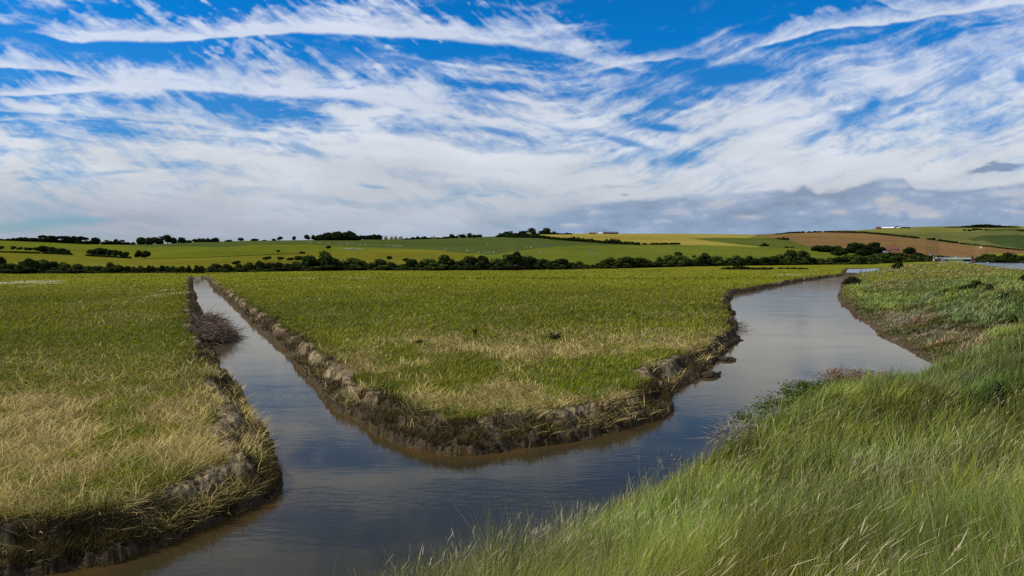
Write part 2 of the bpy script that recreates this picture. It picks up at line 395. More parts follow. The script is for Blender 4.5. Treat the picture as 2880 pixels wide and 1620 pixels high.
TP += [(14.5,23,.35),(11,20.6,.4),(21,26,.5),(26,29,.8),(19,31,.3),(20,37,.45),(24,40,.45),(28,47,.45),(35,60,.5),(44,72,.5),(50,95,.6),
       (25,34,.5),(75,160,.6),(100,220,.6),(128,262,.6),(160,300,.7),(44,45,2.85),(65.5,88,2.62),(82.5,118,2.6),(105.5,160,2.6),(136,215,2.55),(167,268,2.55),(80,85,.7),(98,114,.7),(122,155,.7),(153,210,.7),(186,262,.7),
       (62,44,.9),(100,80,.2),(130,130,.2),(170,190,.2),(210,270,.2),(260,330,.4),(290,400,.4),(210,330,1.6),(260,420,1.3),(400,300,.3),
       (400,100,.3),(100,20,.4),(300,520,1.0),(500,500,1.2),(800,400,1.2),(700,0,.5)]
TP = np.array(TP)
def _U(r2): return np.where(r2 > 0, r2*np.log(np.maximum(r2, 1e-9)), 0)
def tps_fit(P):
    # fit in log-radial coordinates so near and far detail weigh alike
    q = tq(P[:, 0], P[:, 1]); n = len(P)
    A = np.zeros((n+3, n+3)); d2 = ((q[:, None]-q[None])**2).sum(-1)
    A[:n, :n] = _U(d2)+np.eye(n)*.012; A[:n, n] = 1; A[:n, n+1:] = q; A[n, :n] = 1; A[n+1:, :n] = q.T
    b = np.zeros(n+3); b[:n] = P[:, 2]
    return np.linalg.solve(A, b)
def tq(x, y):
    r = np.sqrt(x*x+y*y+36.0); k = np.log(r/6.0+.6)/r
    return np.stack([x*k, y*k], -1)*2.0
TW = tps_fit(TP); TQ = tq(TP[:, 0], TP[:, 1])
def tps(x, y):
    q = tq(x, y); z = TW[-3] + q[..., 0]*TW[-2] + q[..., 1]*TW[-1]
    for i in range(len(TP)):
        d2 = (q[..., 0]-TQ[i, 0])**2+(q[..., 1]-TQ[i, 1])**2
        z = z + TW[i]*_U(d2)
    return z
# ---- hills
def c_(px, pts):
    return interp(px, pts)
pB = [(-3000,150),(0,160),(540,167),(960,195),(1440,200),(1680,225),(2000,290),(2300,340),(2500,360),(2600,440),(2640,520),(2742,515),(2765,400),(2880,376),(4000,350),(7000,350)]
pZB = [(0,.6),(2560,.6),(2650,1.4),(9000,1.4)]
pR = [(-3000,600),(0,680),(1400,880),(2100,1000),(2880,1400),(7000,1500)]
pRY = [(-4000,700),(-1500,690),(0,675),(130,680),(250,686),(420,687),(560,681),(700,677),(900,675),(1080,673),(1200,671),(1300,668),(1420,664),
       (1450,661),(1600,657),(1900,657),(2000,658),(2120,660),(2200,656.5),(2300,651),(2360,648),(2410,648),(2470,643),(2600,637),(2700,636),(2760,636),
       (2820,635),(2850,634),(2880,638),(3100,646),(4000,640),(7000,650)]
def hill_par(t):
    px = 1440+F*t
    B = c_(px, pB); R = c_(px, pR); zb = c_(px, pZB); ry = c_(px, pRY)
    v = (810-ry)/F; er = (-SP+v*CP)/(CP+v*SP)
    return B, R, zb, (zb-H)/B, er
GP = 1.7
def hill_z(x, y):
    y = np.maximum(y, 1.0); t = x/y
    B, R, zb, eb, er = hill_par(t)
    s = np.clip((y-B)/(R-B), 0, 1); e = eb+(er-eb)*(1-(1-s)**GP)
    z = H+y*e
    z = np.where(y > R, H+R*er-(y-R)*.012, z)
    return z, s, B
def hill_at(px, py):
    """world point on the hillside seen along this sight line"""
    t, e = ray(px, py); t = np.array(t, float)
    B, R, zb, eb, er = [float(v) for v in hill_par(t)]
    q = min(max((e-eb)/(er-eb), 0.0), 1.0); s = 1-(1-q)**(1/GP); Y = B+s*(R-B)
    return (float(t)*Y, Y, H+Y*(eb+(er-eb)*q))
def hill_depth(px, Y):
    t = (px-1440)/F; x = t*Y; z = hill_z(np.array([x]), np.array([Y]))[0][0]; return (x, Y, float(z))
# ---- full height function; returns z, signed distance to the channel, masks
def wfun(sd, x, y):
    wdt = .38+1.15*fbm(x/2.2, y/2.2, 4, 401)
    wdt = np.where((x > 8) & (y > 30), wdt*.6, wdt)
    return wdt
def ground(x, y, fine=True):
    wx = x + .75*(fbm(x/4.6, y/4.6, 4, 71, .6)-.5) + .20*(fbm(x/.4, y/.4, 3, 73)-.5)
    wy = y + .75*(fbm(x/4.6+40, y/4.6, 4, 75, .6)-.5) + .20*(fbm(x/.4+11, y/.4, 3, 77)-.5)
    d1, i1 = seg_dist(wx, wy, WATER)
    sd = np.where(i1, -d1, d1)
    d2, i2 = seg_dist(wx, wy, POOL)
    sd2 = np.where(i2, -d2, d2)
    sd = np.minimum(sd, sd2)
    emb = in_poly(x, y, EMB)
    zt = np.where(emb, np.maximum(tps(x, y), .35), .57)
    hz, s, B = hill_z(x, y)
    und = .10*(fbm(x/5, y/5, 3, 81)-.5)+emb*(.8*(fbm(x/9, y/9, 3, 87)-.5)*sst(26, 45, y)*sst(.7, 1.4, zt)*(1-sst(2.4, 2.8, zt)))+.05*(fbm(x/.8, y/.8, 3, 83)-.5)
    zt = zt + und*np.clip(sd, 0, 1)
    wd = wfun(sd, x, y)
    wd = np.where(emb, 1.6, wd)
    k = np.clip(sd/wd, 0, 1)
    rag = (fbm(x/.5, y/.5, 4, 91, .6)-.5)
    prof = np.clip(k*1.12+.9*rag*(k > .02)*(1-k)-.28*np.exp(-((k-.55)/.16)**2)*fbm(x/1.4, y/1.4, 2, 407), 0, 1)
    prof = np.where(emb, k**.8, (.35*sst(0, .22, prof)+.65*sst(.3, 1, prof)))
    z = np.where(sd > 0, zt*np.maximum(prof, .04), -.05-np.minimum(.75, .22*(-sd)))
    if fine:
        zone = np.exp(-((np.clip(sd, -1, 3)-.5*wd)/(.75*wd))**2)*(sd > -.15)
        z = z + zone*(.20*(fbm(x/.26, y/.26, 4, 95, .6)-.5)+.13*(fbm(x/.08, y/.08, 3, 97)-.5))*np.clip(12/np.maximum(y, 6)+.3, 0, 1)
    dam = in_poly(x, y, DAM)
    sd = np.where(dam & (sd > .03), .03, sd); z = np.where(dam & (z > 0), np.minimum(z, .08+.12*fbm(x/1.5, y/3, 3, 417)), z)
    far = y > B
    z = np.where(far, hz + .5*(fbm(x/40, y/40, 3, 99)-.5)*sst(0, .1, s)*(1-sst(.85, 1, s)), z)
    return z, sd, emb, s, far, wd
# ---- dryness map for grass colour (world coordinates)
def dryness(x, y):
    n = fbm(x/1.7, y/1.7, 4, 501, .6); n2 = fbm(x/6, y/6, 3, 505)
    left = x < -.30*y-1.0+np.where(y > 25, -3, 0)
    dl = np.where((y > 10.3), 1.0, .25)*(1-sst(17, 25, y+6*(n2-.5)))*sst(9.2, 11.3, y+2.5*(n-.5))
    dl = dl*(1-.75*sst(-6.6, -4.3, x-.08*(y-12)+1.2*(n-.5)))
    dl = dl*np.clip(.15+1.1*sst(.38, .58, n*.65+n2*.35), 0, 1) + .30*sst(20, 24, y)*(1-sst(26, 34, y))*n*1.6
    dc = sst(.47, .60, n*.6+n2*.45)*(1-sst(27, 40, y))*.85*sst(16, 18.5, y-.012*x*x)*sst(-9, -5, x)
    d = np.where(left, dl, dc) + .22*sst(.55, .7, n2)*(y > 25)
    return np.clip(d, 0, 1), n
# ---- field map of the downland (polygons traced once, then held in world coordinates)
def W(pts): return [hill_at(*p)[:2] for p in pts]
def FX(pts, big):  # make polygons overrun the ridge
    return pts
FIELDS = [
 ('dark', L(68,76,42), [(250,686),(420,694),(640,694),(700,689),(867,687),(940,692),(1021,695),(1189,701),(1300,711),(1379,718),(1450,706),(1550,694),(1640,690),(1790,689),(1560,672),(1400,665),(1400,640),(200,640)]),
 ('bright', L(88,93,38), [(1379,718),(1450,706),(1550,694),(1640,690),(1790,689),(1930,688),(2142,694),(2294,700),(2340,712),(2340,735),(2200,735),(1950,770),(1300,770),(1330,735)]),
 ('yellow', L(132,118,62), [(1400,664),(1400,640),(2120,640),(2130,662),(2100,669),(1960,670),(2015,680),(2142,694),(1930,689),(1790,689),(1700,680),(1560,672)]),
 ('dgreen', L(78,84,42), [(1943,670.5),(2000,670),(2100,669),(2160,668),(2218,676),(2294,699),(2290,702),(2142,694.5),(2015,680)]),
 ('tan', L(128,120,58), [(2120,691),(2142,694),(2130,696),(2000,688),(2000,684)]),
 ('hill', L(90,90,56), [(2330,640),(3600,560),(4500,700),(4500,735),(2900,735),(2860,712),(2700,690),(2520,664),(2430,656),(2330,653)]),
 ('hill2', L(104,102,58), [(2400,640),(2600,630),(3000,620),(3000,650),(2600,652),(2480,655),(2410,652)]),
 ('hill_dark', L(60,70,44), [(2715,671),(2754,664),(2880,662),(3200,665),(3200,702),(2880,701),(2810,690),(2763,676)]),  # darker green patch of the far hill
 ('hill_dark2', L(60,70,42), [(2740,647),(2800,644),(2900,646),(2900,653),(2790,650)]),  # second darker green patch, nearer the ridge
 ('brown', L(112,86,62), [(2115,661.5),(2200,640),(2330,645),(2420,651.5),(2500,661),(2600,672.5),(2690,684),(2760,691),(2860,703),(2900,708),(2880,716),(2780,716),(2640,718),(2560,730),(2440,724),(2400,705),(2290,697),(2222,676),(2160,667)]),
 ('strip', L(112,112,36), [(2742,727),(3600,727),(3600,748),(2742,748)]),
]
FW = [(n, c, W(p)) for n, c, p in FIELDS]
HEDGELINE = [hill_at(*p)[:2] for p in [(-100,706),(0,708),(120,713),(250,718),(380,724),(440,726),(560,724),(720,717),(850,712)]]
def field_col(x, y, s):
    n = fbm(x/60, y/60, 4, 601); n2 = fbm(x/5, y/9, 3, 605)
    c = np.broadcast_to(L(88,92,32), x.shape+(3,)).copy()
    wx = x+8*(fbm(x/20, y/20, 2, 611)-.5); wy = y+10*(fbm(x/20+5, y/20, 2, 613)-.5)
    ci = in_poly(wx, wy, [hill_at(*p)[:2] for p in [(-900,702),(0,708),(120,713),(250,718),(380,724),(440,726),(560,724),(720,717),(850,712),(1000,706),(1150,702),(1300,711),(1379,720),(1400,745),(1400,762),(960,764),(540,767),(-900,775)]])
    c = np.where(ci[..., None], L(98,94,34), c)
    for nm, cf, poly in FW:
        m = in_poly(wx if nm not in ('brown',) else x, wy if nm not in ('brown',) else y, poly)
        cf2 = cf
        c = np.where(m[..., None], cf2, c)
    return c*np.array([.86, .88, .66])*(.80+.42*n+.28*(n2-.5)*2*.5)[..., None]
# ---- mesh grid, polar about the viewpoint, denser in front
a_mid = np.radians(np.linspace(-41, 41, 1060)); a_l = np.radians(np.linspace(-100, -41.3, 50)); a_r = -a_l[::-1]
aa = np.concatenate([a_l, a_mid, a_r])
rr = [1.0]
while rr[-1] < 7000:
    r = rr[-1]; rr.append(r*(1.0042 if r < 60 else 1.006 if r < 130 else 1.008 if r < 1600 else 1.06))
rr = np.array(rr)
RRR, AAA = np.meshgrid(rr, aa, indexing='ij')
GX = (RRR*np.sin(AAA)).ravel(); GY = (RRR*np.cos(AAA)).ravel()
gz, gsd, gemb, gs, gfar, gwd = ground(GX, GY)
back = GY < 1.0
nz1 = fbm(GX/.35, GY/.35, 4, 701); nz2 = fbm(GX/3.0, GY/3.0, 4, 703)
dry, _ = dryness(GX, GY)
gc = mixc(np.broadcast_to(np.array([.050,.052,.013]), GX.shape+(3,)), np.broadcast_to(np.array([.17,.125,.06]), GX.shape+(3,)), dry*.8)
gc = np.where(gemb[:, None], np.array([.040,.046,.014]), gc)
faru = sst(45, 120, GY)*(~gfar)
gc = mixc(gc, np.array([.122,.122,.012])*(.72+.55*fbm(GX/9, GY/14, 4, 707))[:, None], faru)
# mud banks
k = np.clip(gsd/gwd, 0, 3)
mudv = (k < 1.05+.6*(nz2-.5)) & (gsd < 1.8) & ~gfar
dampc = mixc(np.broadcast_to(np.array([.030,.022,.013]), gc.shape), np.broadcast_to(np.array([.080,.058,.035]), gc.shape), nz1)
tanc = mixc(np.broadcast_to(np.array([.105,.076,.042]), gc.shape), np.broadcast_to(np.array([.29,.225,.13]), gc.shape), nz1)
crk = 1-.75*np.exp(-((fbm(GX/.30, GY/.30, 4, 717, .6)-.5)/.035)**2)-.35*sst(.52, .62, fbm(GX/.13, GY/.13, 3, 719))
tanm = sst(.45, .80, k+.7*(nz2-.5))*sst(.36, .50, nz2)*(1-sst(.55, .62, fbm(GX/1.3, GY/1.3, 3, 711)))
mudc = mixc(dampc, tanc*np.clip(crk, .15, 1)[:, None], tanm)
embmud = gemb & (gsd < .3+.5*nz2)
mudc = np.where(embmud[:, None], dampc*1.1, mudc)
gc = np.where((mudv & (~gemb | embmud))[:, None], mudc, gc)
# dry salt-pan scrapes on the marsh
def blob(cx, cy, rx, ry): return np.exp(-(((GX-cx)/rx)**2+((GY-cy)/ry)**2)**2)
for px, py, wpx, dep in ((60,794,75,6),(110,790,60,5),(145,796,25,3),(70,804,25,2),(860,783,60,2.0),(1010,782,60,1.4),(2225,772,60,3.0),(470,826,18,5),(462,815,16,3)):
    x, y = at(px, py, .6); m = blob(x, y, wpx*y/F, dep)*(.6+.8*nz2)
    gc = mixc(gc, np.broadcast_to(np.array([.27,.235,.17]), gc.shape), np.clip(m*1.1, 0, 1)*(fbm(GX/2.0, GY/1.2, 3, 713) > .42))
under = gsd <= 0
gc = np.where(under[:, None], np.array([.055,.036,.012]), gc)
fc = field_col(GX[gfar], GY[gfar], gs[gfar]); gc[gfar] = fc
strip = (GY < c_(1440+F*GX/np.maximum(GY, 1), pB)) & (GY > 330) & (GX/np.maximum(GY, 1) > .66)
gc[strip] = L(112,112,36)
na = len(aa); nr = len(rr)
idx = np.arange(nr*na).reshape(nr, na)
Q = np.stack([idx[:-1, :-1].ravel(), idx[:-1, 1:].ravel(), idx[1:, 1:].ravel(), idx[1:, :-1].ravel()], 1)
me = quads('ground', np.stack([GX, GY, gz], 1), Q, gc, smooth=True)
mg = mat_attr('ground_soil_and_turf', rough=1.0, spec=.0, noise=(3.0, .72, 1.3), bump=.25, fine=(16.0, .55, 1.5, .9))
mk('ground', me, kind='structure', mat=mg)
print('ground', len(GX))
# ---- water in the ditches
def mat_water(name, rough, base, bumpd, sc, murk=True):
    m, nt, N, K = mat_new(name)
    out = N.new('ShaderNodeOutputMaterial'); b = N.new('ShaderNodeBsdfPrincipled')
    b.inputs['Roughness'].default_value = rough; b.inputs['IOR'].default_value = 1.333
    tc = N.new('ShaderNodeTexCoord')
    def nzt(scale, stretch, det=3, rot=0):
        mp = N.new('ShaderNodeMapping'); mp.inputs['Scale'].default_value = (scale*stretch[0], scale*stretch[1], 1)
        mp.inputs['Rotation'].default_value = (0, 0, rot)
        K.new(tc.outputs['Object'], mp.inputs[0]); n = N.new('ShaderNodeTexNoise'); n.inputs['Scale'].default_value = 1
        n.inputs['Detail'].default_value = det; K.new(mp.outputs[0], n.inputs[0]); return n.outputs['Fac']
    ripple = nzt(sc, (.55, 1.5), 4, .25); swell = nzt(sc*.16, (.6, 1.3), 2, -.3); patch = nzt(.22, (.5, 1.4), 3, .15)
    pr = N.new('ShaderNodeMapRange'); pr.inputs['From Min'].default_value = .42; pr.inputs['From Max'].default_value = .62
    pr.inputs['To Min'].default_value = .12; pr.inputs['To Max'].default_value = 1.0; K.new(patch, pr.inputs[0])
    b1 = N.new('ShaderNodeBump'); b1.inputs['Distance'].default_value = bumpd; K.new(pr.outputs[0], b1.inputs['Strength']); K.new(ripple, b1.inputs['Height'])
    b2 = N.new('ShaderNodeBump'); b2.inputs['Distance'].default_value = bumpd*1.6; b2.inputs['Strength'].default_value = .5
    K.new(swell, b2.inputs['Height']); K.new(b1.outputs[0], b2.inputs['Normal'])
    df = N.new('ShaderNodeBsdfDiffuse'); gl = N.new('ShaderNodeBsdfGlossy'); gl.inputs['Roughness'].default_value = rough
    gl.inputs['Color'].default_value = (.95, .875, .76, 1) if murk else (.85, .88, .92, 1)
    fr = N.new('ShaderNodeFresnel'); fr.inputs['IOR'].default_value = 1.31 if murk else 1.33
    K.new(b2.outputs[0], gl.inputs['Normal']); K.new(b2.outputs[0], fr.inputs['Normal'])
    if murk:
        a = N.new('ShaderNodeAttribute'); a.attribute_name = 'col'; K.new(a.outputs['Color'], df.inputs['Color'])
    else: df.inputs['Color'].default_value = (*base, 1)
    mx = N.new('ShaderNodeMixShader'); K.new(fr.outputs[0], mx.inputs[0]); K.new(df.outputs[0], mx.inputs[1]); K.new(gl.outputs[0], mx.inputs[2])
    N.remove(b)
    K.new(mx.outputs[0], out.inputs[0]); return m
wr = [1.5]
while wr[-1] < 300: wr.append(wr[-1]*1.02)
wr = np.array(wr); wa = np.radians(np.linspace(-95, 60, 420))
R2, A2 = np.meshgrid(wr, wa, indexing='ij'); WX = (R2*np.sin(A2)).ravel(); WY = (R2*np.cos(A2)).ravel()
d1, i1 = seg_dist(WX, WY, WATER); sdw = np.where(i1, -d1, d1); ok = (sdw < 2.5)
ia = np.arange(len(wr)*len(wa)).reshape(len(wr), len(wa))
Qw = np.stack([ia[:-1, :-1].ravel(), ia[:-1, 1:].ravel(), ia[1:, 1:].ravel(), ia[1:, :-1].ravel()], 1)
Qw = Qw[ok[Qw].any(1)]
used = np.unique(Qw); remap = np.full(len(WX), -1); remap[used] = np.arange(len(used))
sh = np.exp(np.minimum(sdw, 0)/.45); nw = fbm(WX/1.2, WY/1.2, 3, 801)
deepc = np.array([.022,.019,.010]); shc = np.array([.050,.031,.010])
wc = deepc + (shc-deepc)*np.clip(sh*(.5+nw), 0, 1)[:, None]
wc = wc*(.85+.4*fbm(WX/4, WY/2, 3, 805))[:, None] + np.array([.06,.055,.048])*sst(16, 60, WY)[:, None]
me = quads('water', np.stack([WX, WY, np.zeros_like(WX)], 1)[used], remap[Qw], wc[used], smooth=True)
mk('water', me, kind='structure', mat=mat_water('ditch_water', .06, (.02,.018,.01), .006, 4.0))
cx_ = sum(p[0] for p in POOL)/len(POOL); cy_ = sum(p[1] for p in POOL)/len(POOL)
PP = [(cx_+(x-cx_)*1.06, cy_+(y-cy_)*1.06) for x, y in POOL]
if sum(PP[i][0]*PP[(i+1) % len(PP)][1]-PP[(i+1) % len(PP)][0]*PP[i][1] for i in range(len(PP))) < 0: PP = PP[::-1]
me = bpy.data.meshes.new('pool'); me.from_pydata([(x, y, .012) for x, y in PP], [], [tuple(range(len(PP)))]); me.update()
mk('pool', me, kind='structure', mat=mat_water('pool_water', .18, (.10,.11,.12), .10, 1.5, murk=False))
RIV = [(66,72),(90,118),(113,160),(143,215),(173,268),(205,330),(250,410),(300,500),(352,506),(346,508),(305,420),(276,366),(330,330),(520,260),(420,60),(200,20),(90,20)]
vs = [(x, y, 1.2) for x, y in RIV]
me = bpy.data.meshes.new('river'); me.from_pydata(vs, [], [tuple(range(len(vs)))[::-1]]); me.update()
mk('river', me, kind='structure', mat=mat_water('river_water', .12, (.10,.11,.12), .08, 1.5, murk=False))
# ================================================================= GRASS (stuff)
def blades(name, P, h, w, lean, cb, ct, mat, ang=None, mid=.5, label=None, cat='grass', droop=None):
    """P (n,3) roots; h length; w width; lean (n,2) horizontal reach as a fraction of length"""
    n = len(P)
    if ang is None: ang = rng.random(n)*math.pi
    wx = np.cos(ang)*w*.5; wy = np.sin(ang)*w*.5
    V = np.zeros((n, 5, 3)); ln = np.hypot(lean[:, 0], lean[:, 1]); up = np.sqrt(np.clip(1-np.clip(ln, 0, .97)**2, .05, 1))
    for j, (t, ww) in enumerate(((0, 1.0), (mid, .85), (1, 0))):
        cx = P[:, 0]+lean[:, 0]*h*t**1.7; cy = P[:, 1]+lean[:, 1]*h*t**1.7
        cz = P[:, 2]+h*(up*t*(1.15-.15*t))
        if droop is not None: cz = cz - droop*h*t**3
        if j < 2:
            V[:, 2*j, 0] = cx-wx*ww; V[:, 2*j, 1] = cy-wy*ww; V[:, 2*j, 2] = cz
            V[:, 2*j+1, 0] = cx+wx*ww; V[:, 2*j+1, 1] = cy+wy*ww; V[:, 2*j+1, 2] = cz
        else:
            V[:, 4, 0] = cx; V[:, 4, 1] = cy; V[:, 4, 2] = cz
    C = np.zeros((n, 5, 3)); C[:, 0] = cb; C[:, 1] = cb; C[:, 2] = (cb+ct)*.5; C[:, 3] = (cb+ct)*.5; C[:, 4] = ct
    b = (np.arange(n)*5)[:, None]
    loops = (b+np.array([0, 1, 3, 2, 2, 3, 4])).ravel()
    starts = (np.arange(n)[:, None]*7+np.array([0, 4])).ravel(); tot = np.tile([4, 3], n)
    me = npmesh(name, V.reshape(-1, 3), loops, starts, tot, C.reshape(-1, 3))
    return mk(name, me, kind='stuff', label=label, cat=cat, mat=mat)
def sample(n, a0, a1, r0, r1, pw=1.0):
    a = np.radians(a0+(a1-a0)*rng.random(n)); u = (1/r1)**pw+((1/r0)**pw-(1/r1)**pw)*rng.random(n)
    r = 1/(u**(1/pw)); return r*np.sin(a), r*np.cos(a), r
mgrass = mat_attr('grass_blade', rough=1.0, spec=.0, transl=.28)
def jit(n, lo, hi): return (lo+(hi-lo)*rng.random(n))[:, None]
def tanmask(x, y, sd, wd):
    k = np.clip(sd/wd, 0, 3); n2 = fbm(x/3.0, y/3.0, 4, 703)
    return sst(.45, .80, k+.7*(n2-.5))*sst(.36, .50, n2)*(1-sst(.55, .62, fbm(x/1.3, y/1.3, 3, 711)))*(k < 1.15+.5*(n2-.5))
# ---- marsh
NM = int(700000*QG)
x, y, r = sample(NM, -58, 44, 7.0, 230, .9)
z, sd, emb, s, far, wd = ground(x, y, fine=False)
k = sd/wd
lb = (x < -2-.12*y) & (y < 30)                       # well grown bank of the left meadow
thr = np.where(fbm(x/1.6, y/1.6, 3, 901) > .47, .12, .66)
thr = np.where(lb & (y > 10.5) & (x > -11), .05, thr)
thr = np.where((y > 8) & (y < 30) & (x > -9) & (x < 14) & (fbm(x/.8+5, y/.8, 3, 907) > .44), .10, thr)
ok = (~emb) & (~far) & (sd > 0) & (k > thr) & (tanmask(x, y, sd, wd) < .35+.3*rng.random(NM)) & (fbm(x/.5, y/.5, 3, 905) > np.where(k < 1.2, .34, .15))
scr = np.zeros(NM, bool)
for px, py, wpx, dep in ((60,794,75,6),(110,790,60,5),(145,796,25,3),(70,804,25,2),(860,783,60,2.0),(1010,782,60,1.4),(2225,772,60,3.0),(470,826,18,5),(462,815,16,3)):
    bx, by = at(px, py, .6); scr |= (((x-bx)/(wpx*by/F))**2+((y-by)/dep)**2) < .8
ok &= ~(scr & (rng.random(NM) < .8))
x, y, r, z, sd, wd, k = [a[ok] for a in (x, y, r, z, sd, wd, k)]
n = len(x); dr, nn = dryness(x, y); isdry = rng.random(n) < dr*.88
tuft = sst(.62, .72, fbm(x/.55, y/.55, 3, 911))*(y < 45)
h = (.13+.14*rng.random(n))*(1+.35*sst(20, 60, y))*(1+.5*tuft*(dr > .3))
h = np.where(isdry, .24+.30*rng.random(n), h); h = np.where(k < 1, h*1.15, h)
w_ = np.maximum(.007, r*.00095)*(.6+.8*rng.random(n))
a = rng.random(n)*2*math.pi; am = np.where(isdry, .80+.17*rng.random(n), .22+.35*rng.random(n)**1.5)
sw = (fbm(x/2.5, y/2.5, 2, 921)-.5)*5
lean = np.stack([np.cos(a)*am+np.where(isdry, 0, .28)+.15*np.cos(sw), np.sin(a)*am+.1*np.sin(sw)], 1)
ll = np.hypot(lean[:, 0], lean[:, 1]); lean *= (np.minimum(ll, .96)/ll)[:, None]
g1 = np.array([.098,.116,.006]); g2 = np.array([.200,.212,.014]); d1c = np.array([.50,.375,.12]); d2c = np.array([.85,.66,.27])
pn = fbm(x/7, y/9, 4, 931)[:, None]; big = fbm(x/22, y/30, 3, 933)[:, None]
rv = .5+(rng.random(n)-.5)*(1-.6*sst(35, 80, y)); gcx = (g1+(g2-g1)*rv[:, None])*1.12; gcx = gcx*(.50+.66*pn+.42*big)
gcx = gcx + np.array([.06,.035,.004])*sst(.45, .65, fbm(x/11+3, y/16, 3, 935))[:, None]
gcx = np.where((tuft > .5)[:, None], gcx*np.array([.66, .88, .8]), gcx)
gcx = gcx*(.62+.38*sst(.7, 2.6, sd+.8*(nn-.5)))[:, None]  # grass darkened towards the bank edge: shadow painted into the blades
yel = (sst(40, 150, y)*.6)[:, None]; gcx = gcx*(1-yel)+np.array([.175,.178,.012])*(.75+.5*pn)*yel
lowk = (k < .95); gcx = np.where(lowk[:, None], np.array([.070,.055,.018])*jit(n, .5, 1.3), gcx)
dc = (d1c+(d2c-d1c)*rng.random((n, 1)))*(.55+.75*fbm(x/.7, y/.7, 3, 961))[:, None]
dc = np.where((rng.random(n) < .3)[:, None], dc*np.array([.55, .60, .55]), dc)
cb = np.where(isdry[:, None], dc*.62, gcx*.34);  # roots darker than tips: shading painted into the marsh blades
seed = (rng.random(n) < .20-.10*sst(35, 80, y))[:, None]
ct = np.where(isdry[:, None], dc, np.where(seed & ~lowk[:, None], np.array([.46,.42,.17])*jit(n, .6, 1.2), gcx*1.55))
rush = (np.abs(y-(123+.0*x+8*(fbm(x/30, x*0, 2, 951)-.5)+.08*(x-10))) < 4.0*fbm(x/9, y/3, 3, 953)) & (x > -45)
h = np.where(rush, h*1.7, h); cb = np.where(rush[:, None], cb*.5, cb); ct = np.where(rush[:, None], ct*.42, ct)
P = np.stack([x, y, z-.02], 1)
left = x < -.245*y-1.2
for nm, m, lb_ in (('meadow_grass', left, 'short grass and flattened straw covering the left meadow'), ('marsh_grass', ~left, 'seeding marsh grass covering the wedge of land between the two channels')):
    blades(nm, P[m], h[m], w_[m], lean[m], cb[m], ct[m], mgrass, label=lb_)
print('marsh blades', n)
# ---- embankment grass
x, y, r = sample(int(430000*QG), -58, 44, 1.5, 290, .8)
x2, y2, r2 = sample(int(260000*QG), 8, 44, 17, 290, .9)
x = np.concatenate([x, x2]); y = np.concatenate([y, y2]); r = np.concatenate([r, r2])
z, sd, emb, s, far, wd = ground(x, y, fine=False)
ok = emb & (~far) & (sd > .05) & ~((z < 1.15) & (y > 100) & (x/y > .62))
x, y, r, z, sd = [a[ok] for a in (x, y, r, z, sd)]; n = len(x)
px_ = 1440+F*x/np.maximum(y, .5)
shelf = sst(.95, .6, z+.35*(fbm(x/6, y/6, 3, 1001)-.5))*(y > 24)*(y < 130)
if True:
    shelf = (1-sst(.75, 1.15, z+.5*(fbm(x/5, y/5, 3, 1001)-.5)))*(y > 24)*(1-sst(48, 58, y+14*(fbm(x/6, y/6, 3, 1007)-.5)))
    shelf = np.maximum(shelf, (1-sst(.6, 1.8, sd))*(y > 25)*.8)
blue = np.exp(-((z-1.05)/.5)**2)*(1-shelf)*(y > 30)*(y < 110)*sst(.36, .58, fbm(x/7, y/7, 3, 1003))
brn = sst(.40, .54, fbm(x/12, y/16, 3, 1005))*(y > 70)*sst(1.0, 1.8, z)
brn = np.maximum(brn, .85*(1-sst(2560, 2700, px_+120*(fbm(x/9, y/12, 3, 1009)-.5)))*sst(66, 90, y)*sst(.55, .8, z))
h = (.34+.34*rng.random(n))*(.30+1.4*fbm(x/.8, y/.8, 3, 1011)); h = h*(1-.35*shelf)*(1-.35*sst(2.6, 3.2, z)*(y > 12))
h = h*(.40+.60*sst(.05, 1.6, sd))
h = np.where(y > 25, h*.85, h); h = h*(1-.35*sst(2.2, 2.6, z)*(y > 60)); h = h*(1+.3*(y < 25))
w_ = np.maximum(.0034, r*.00085)*(.6+.8*rng.random(n))
sw = (fbm(x/3.2, y/3.2, 3, 1015)-.5)*7
a = rng.random(n)*2*math.pi; am = .10+.55*rng.random(n)**1.3
lean = np.stack([np.cos(a)*am+.20+.26*np.cos(sw), np.sin(a)*am+.26*np.sin(sw)-.02], 1)
ll = np.hypot(lean[:, 0], lean[:, 1]); lean *= (np.minimum(ll, .93)/ll)[:, None]
pn = fbm(x/1.4, y/1.4, 4, 1021)[:, None]; pb = fbm(x/5, y/5, 3, 1023)[:, None]
g1 = np.array([.080,.124,.018]); g2 = np.array([.182,.216,.044]); tn = np.array([.42,.36,.18]); bl = np.array([.13,.20,.095]); br = np.array([.25,.195,.085])
gc2 = (g1+(g2-g1)*rng.random((n, 1)))*(.55+.55*pn+.40*pb)
gc2 = gc2*(1+.35*sst(24, 34, y))[:, None]
gc2 = gc2+np.array([.030,.018,.002])*sst(.45, .62, fbm(x/6+7, y/8, 3, 1025))[:, None]
gc2 = np.where((rng.random(n) < .10+.55*sst(.55, .70, fbm(x/2.2, y/2.2, 3, 1031)))[:, None] & (rng.random((n, 1)) < .6), gc2*.5+tn*.38, gc2)
gc2 = gc2*(1-.8*blue[:, None])+bl*(.6+.8*pn)*.8*blue[:, None]
gc2 = gc2*(1-.75*brn[:, None])+br*(.7+.6*pn)*.75*brn[:, None]
shc_ = np.where((fbm(x/2.5, y/1.6, 3, 1041) > .52)[:, None], np.array([.25,.185,.115]), np.array([.095,.085,.028]))*jit(n, .6, 1.4)
gc2 = gc2*(1-shelf[:, None])+shc_*shelf[:, None]
clump = sst(.35, .62, fbm(x/.55, y/.55, 3, 1051))[:, None]
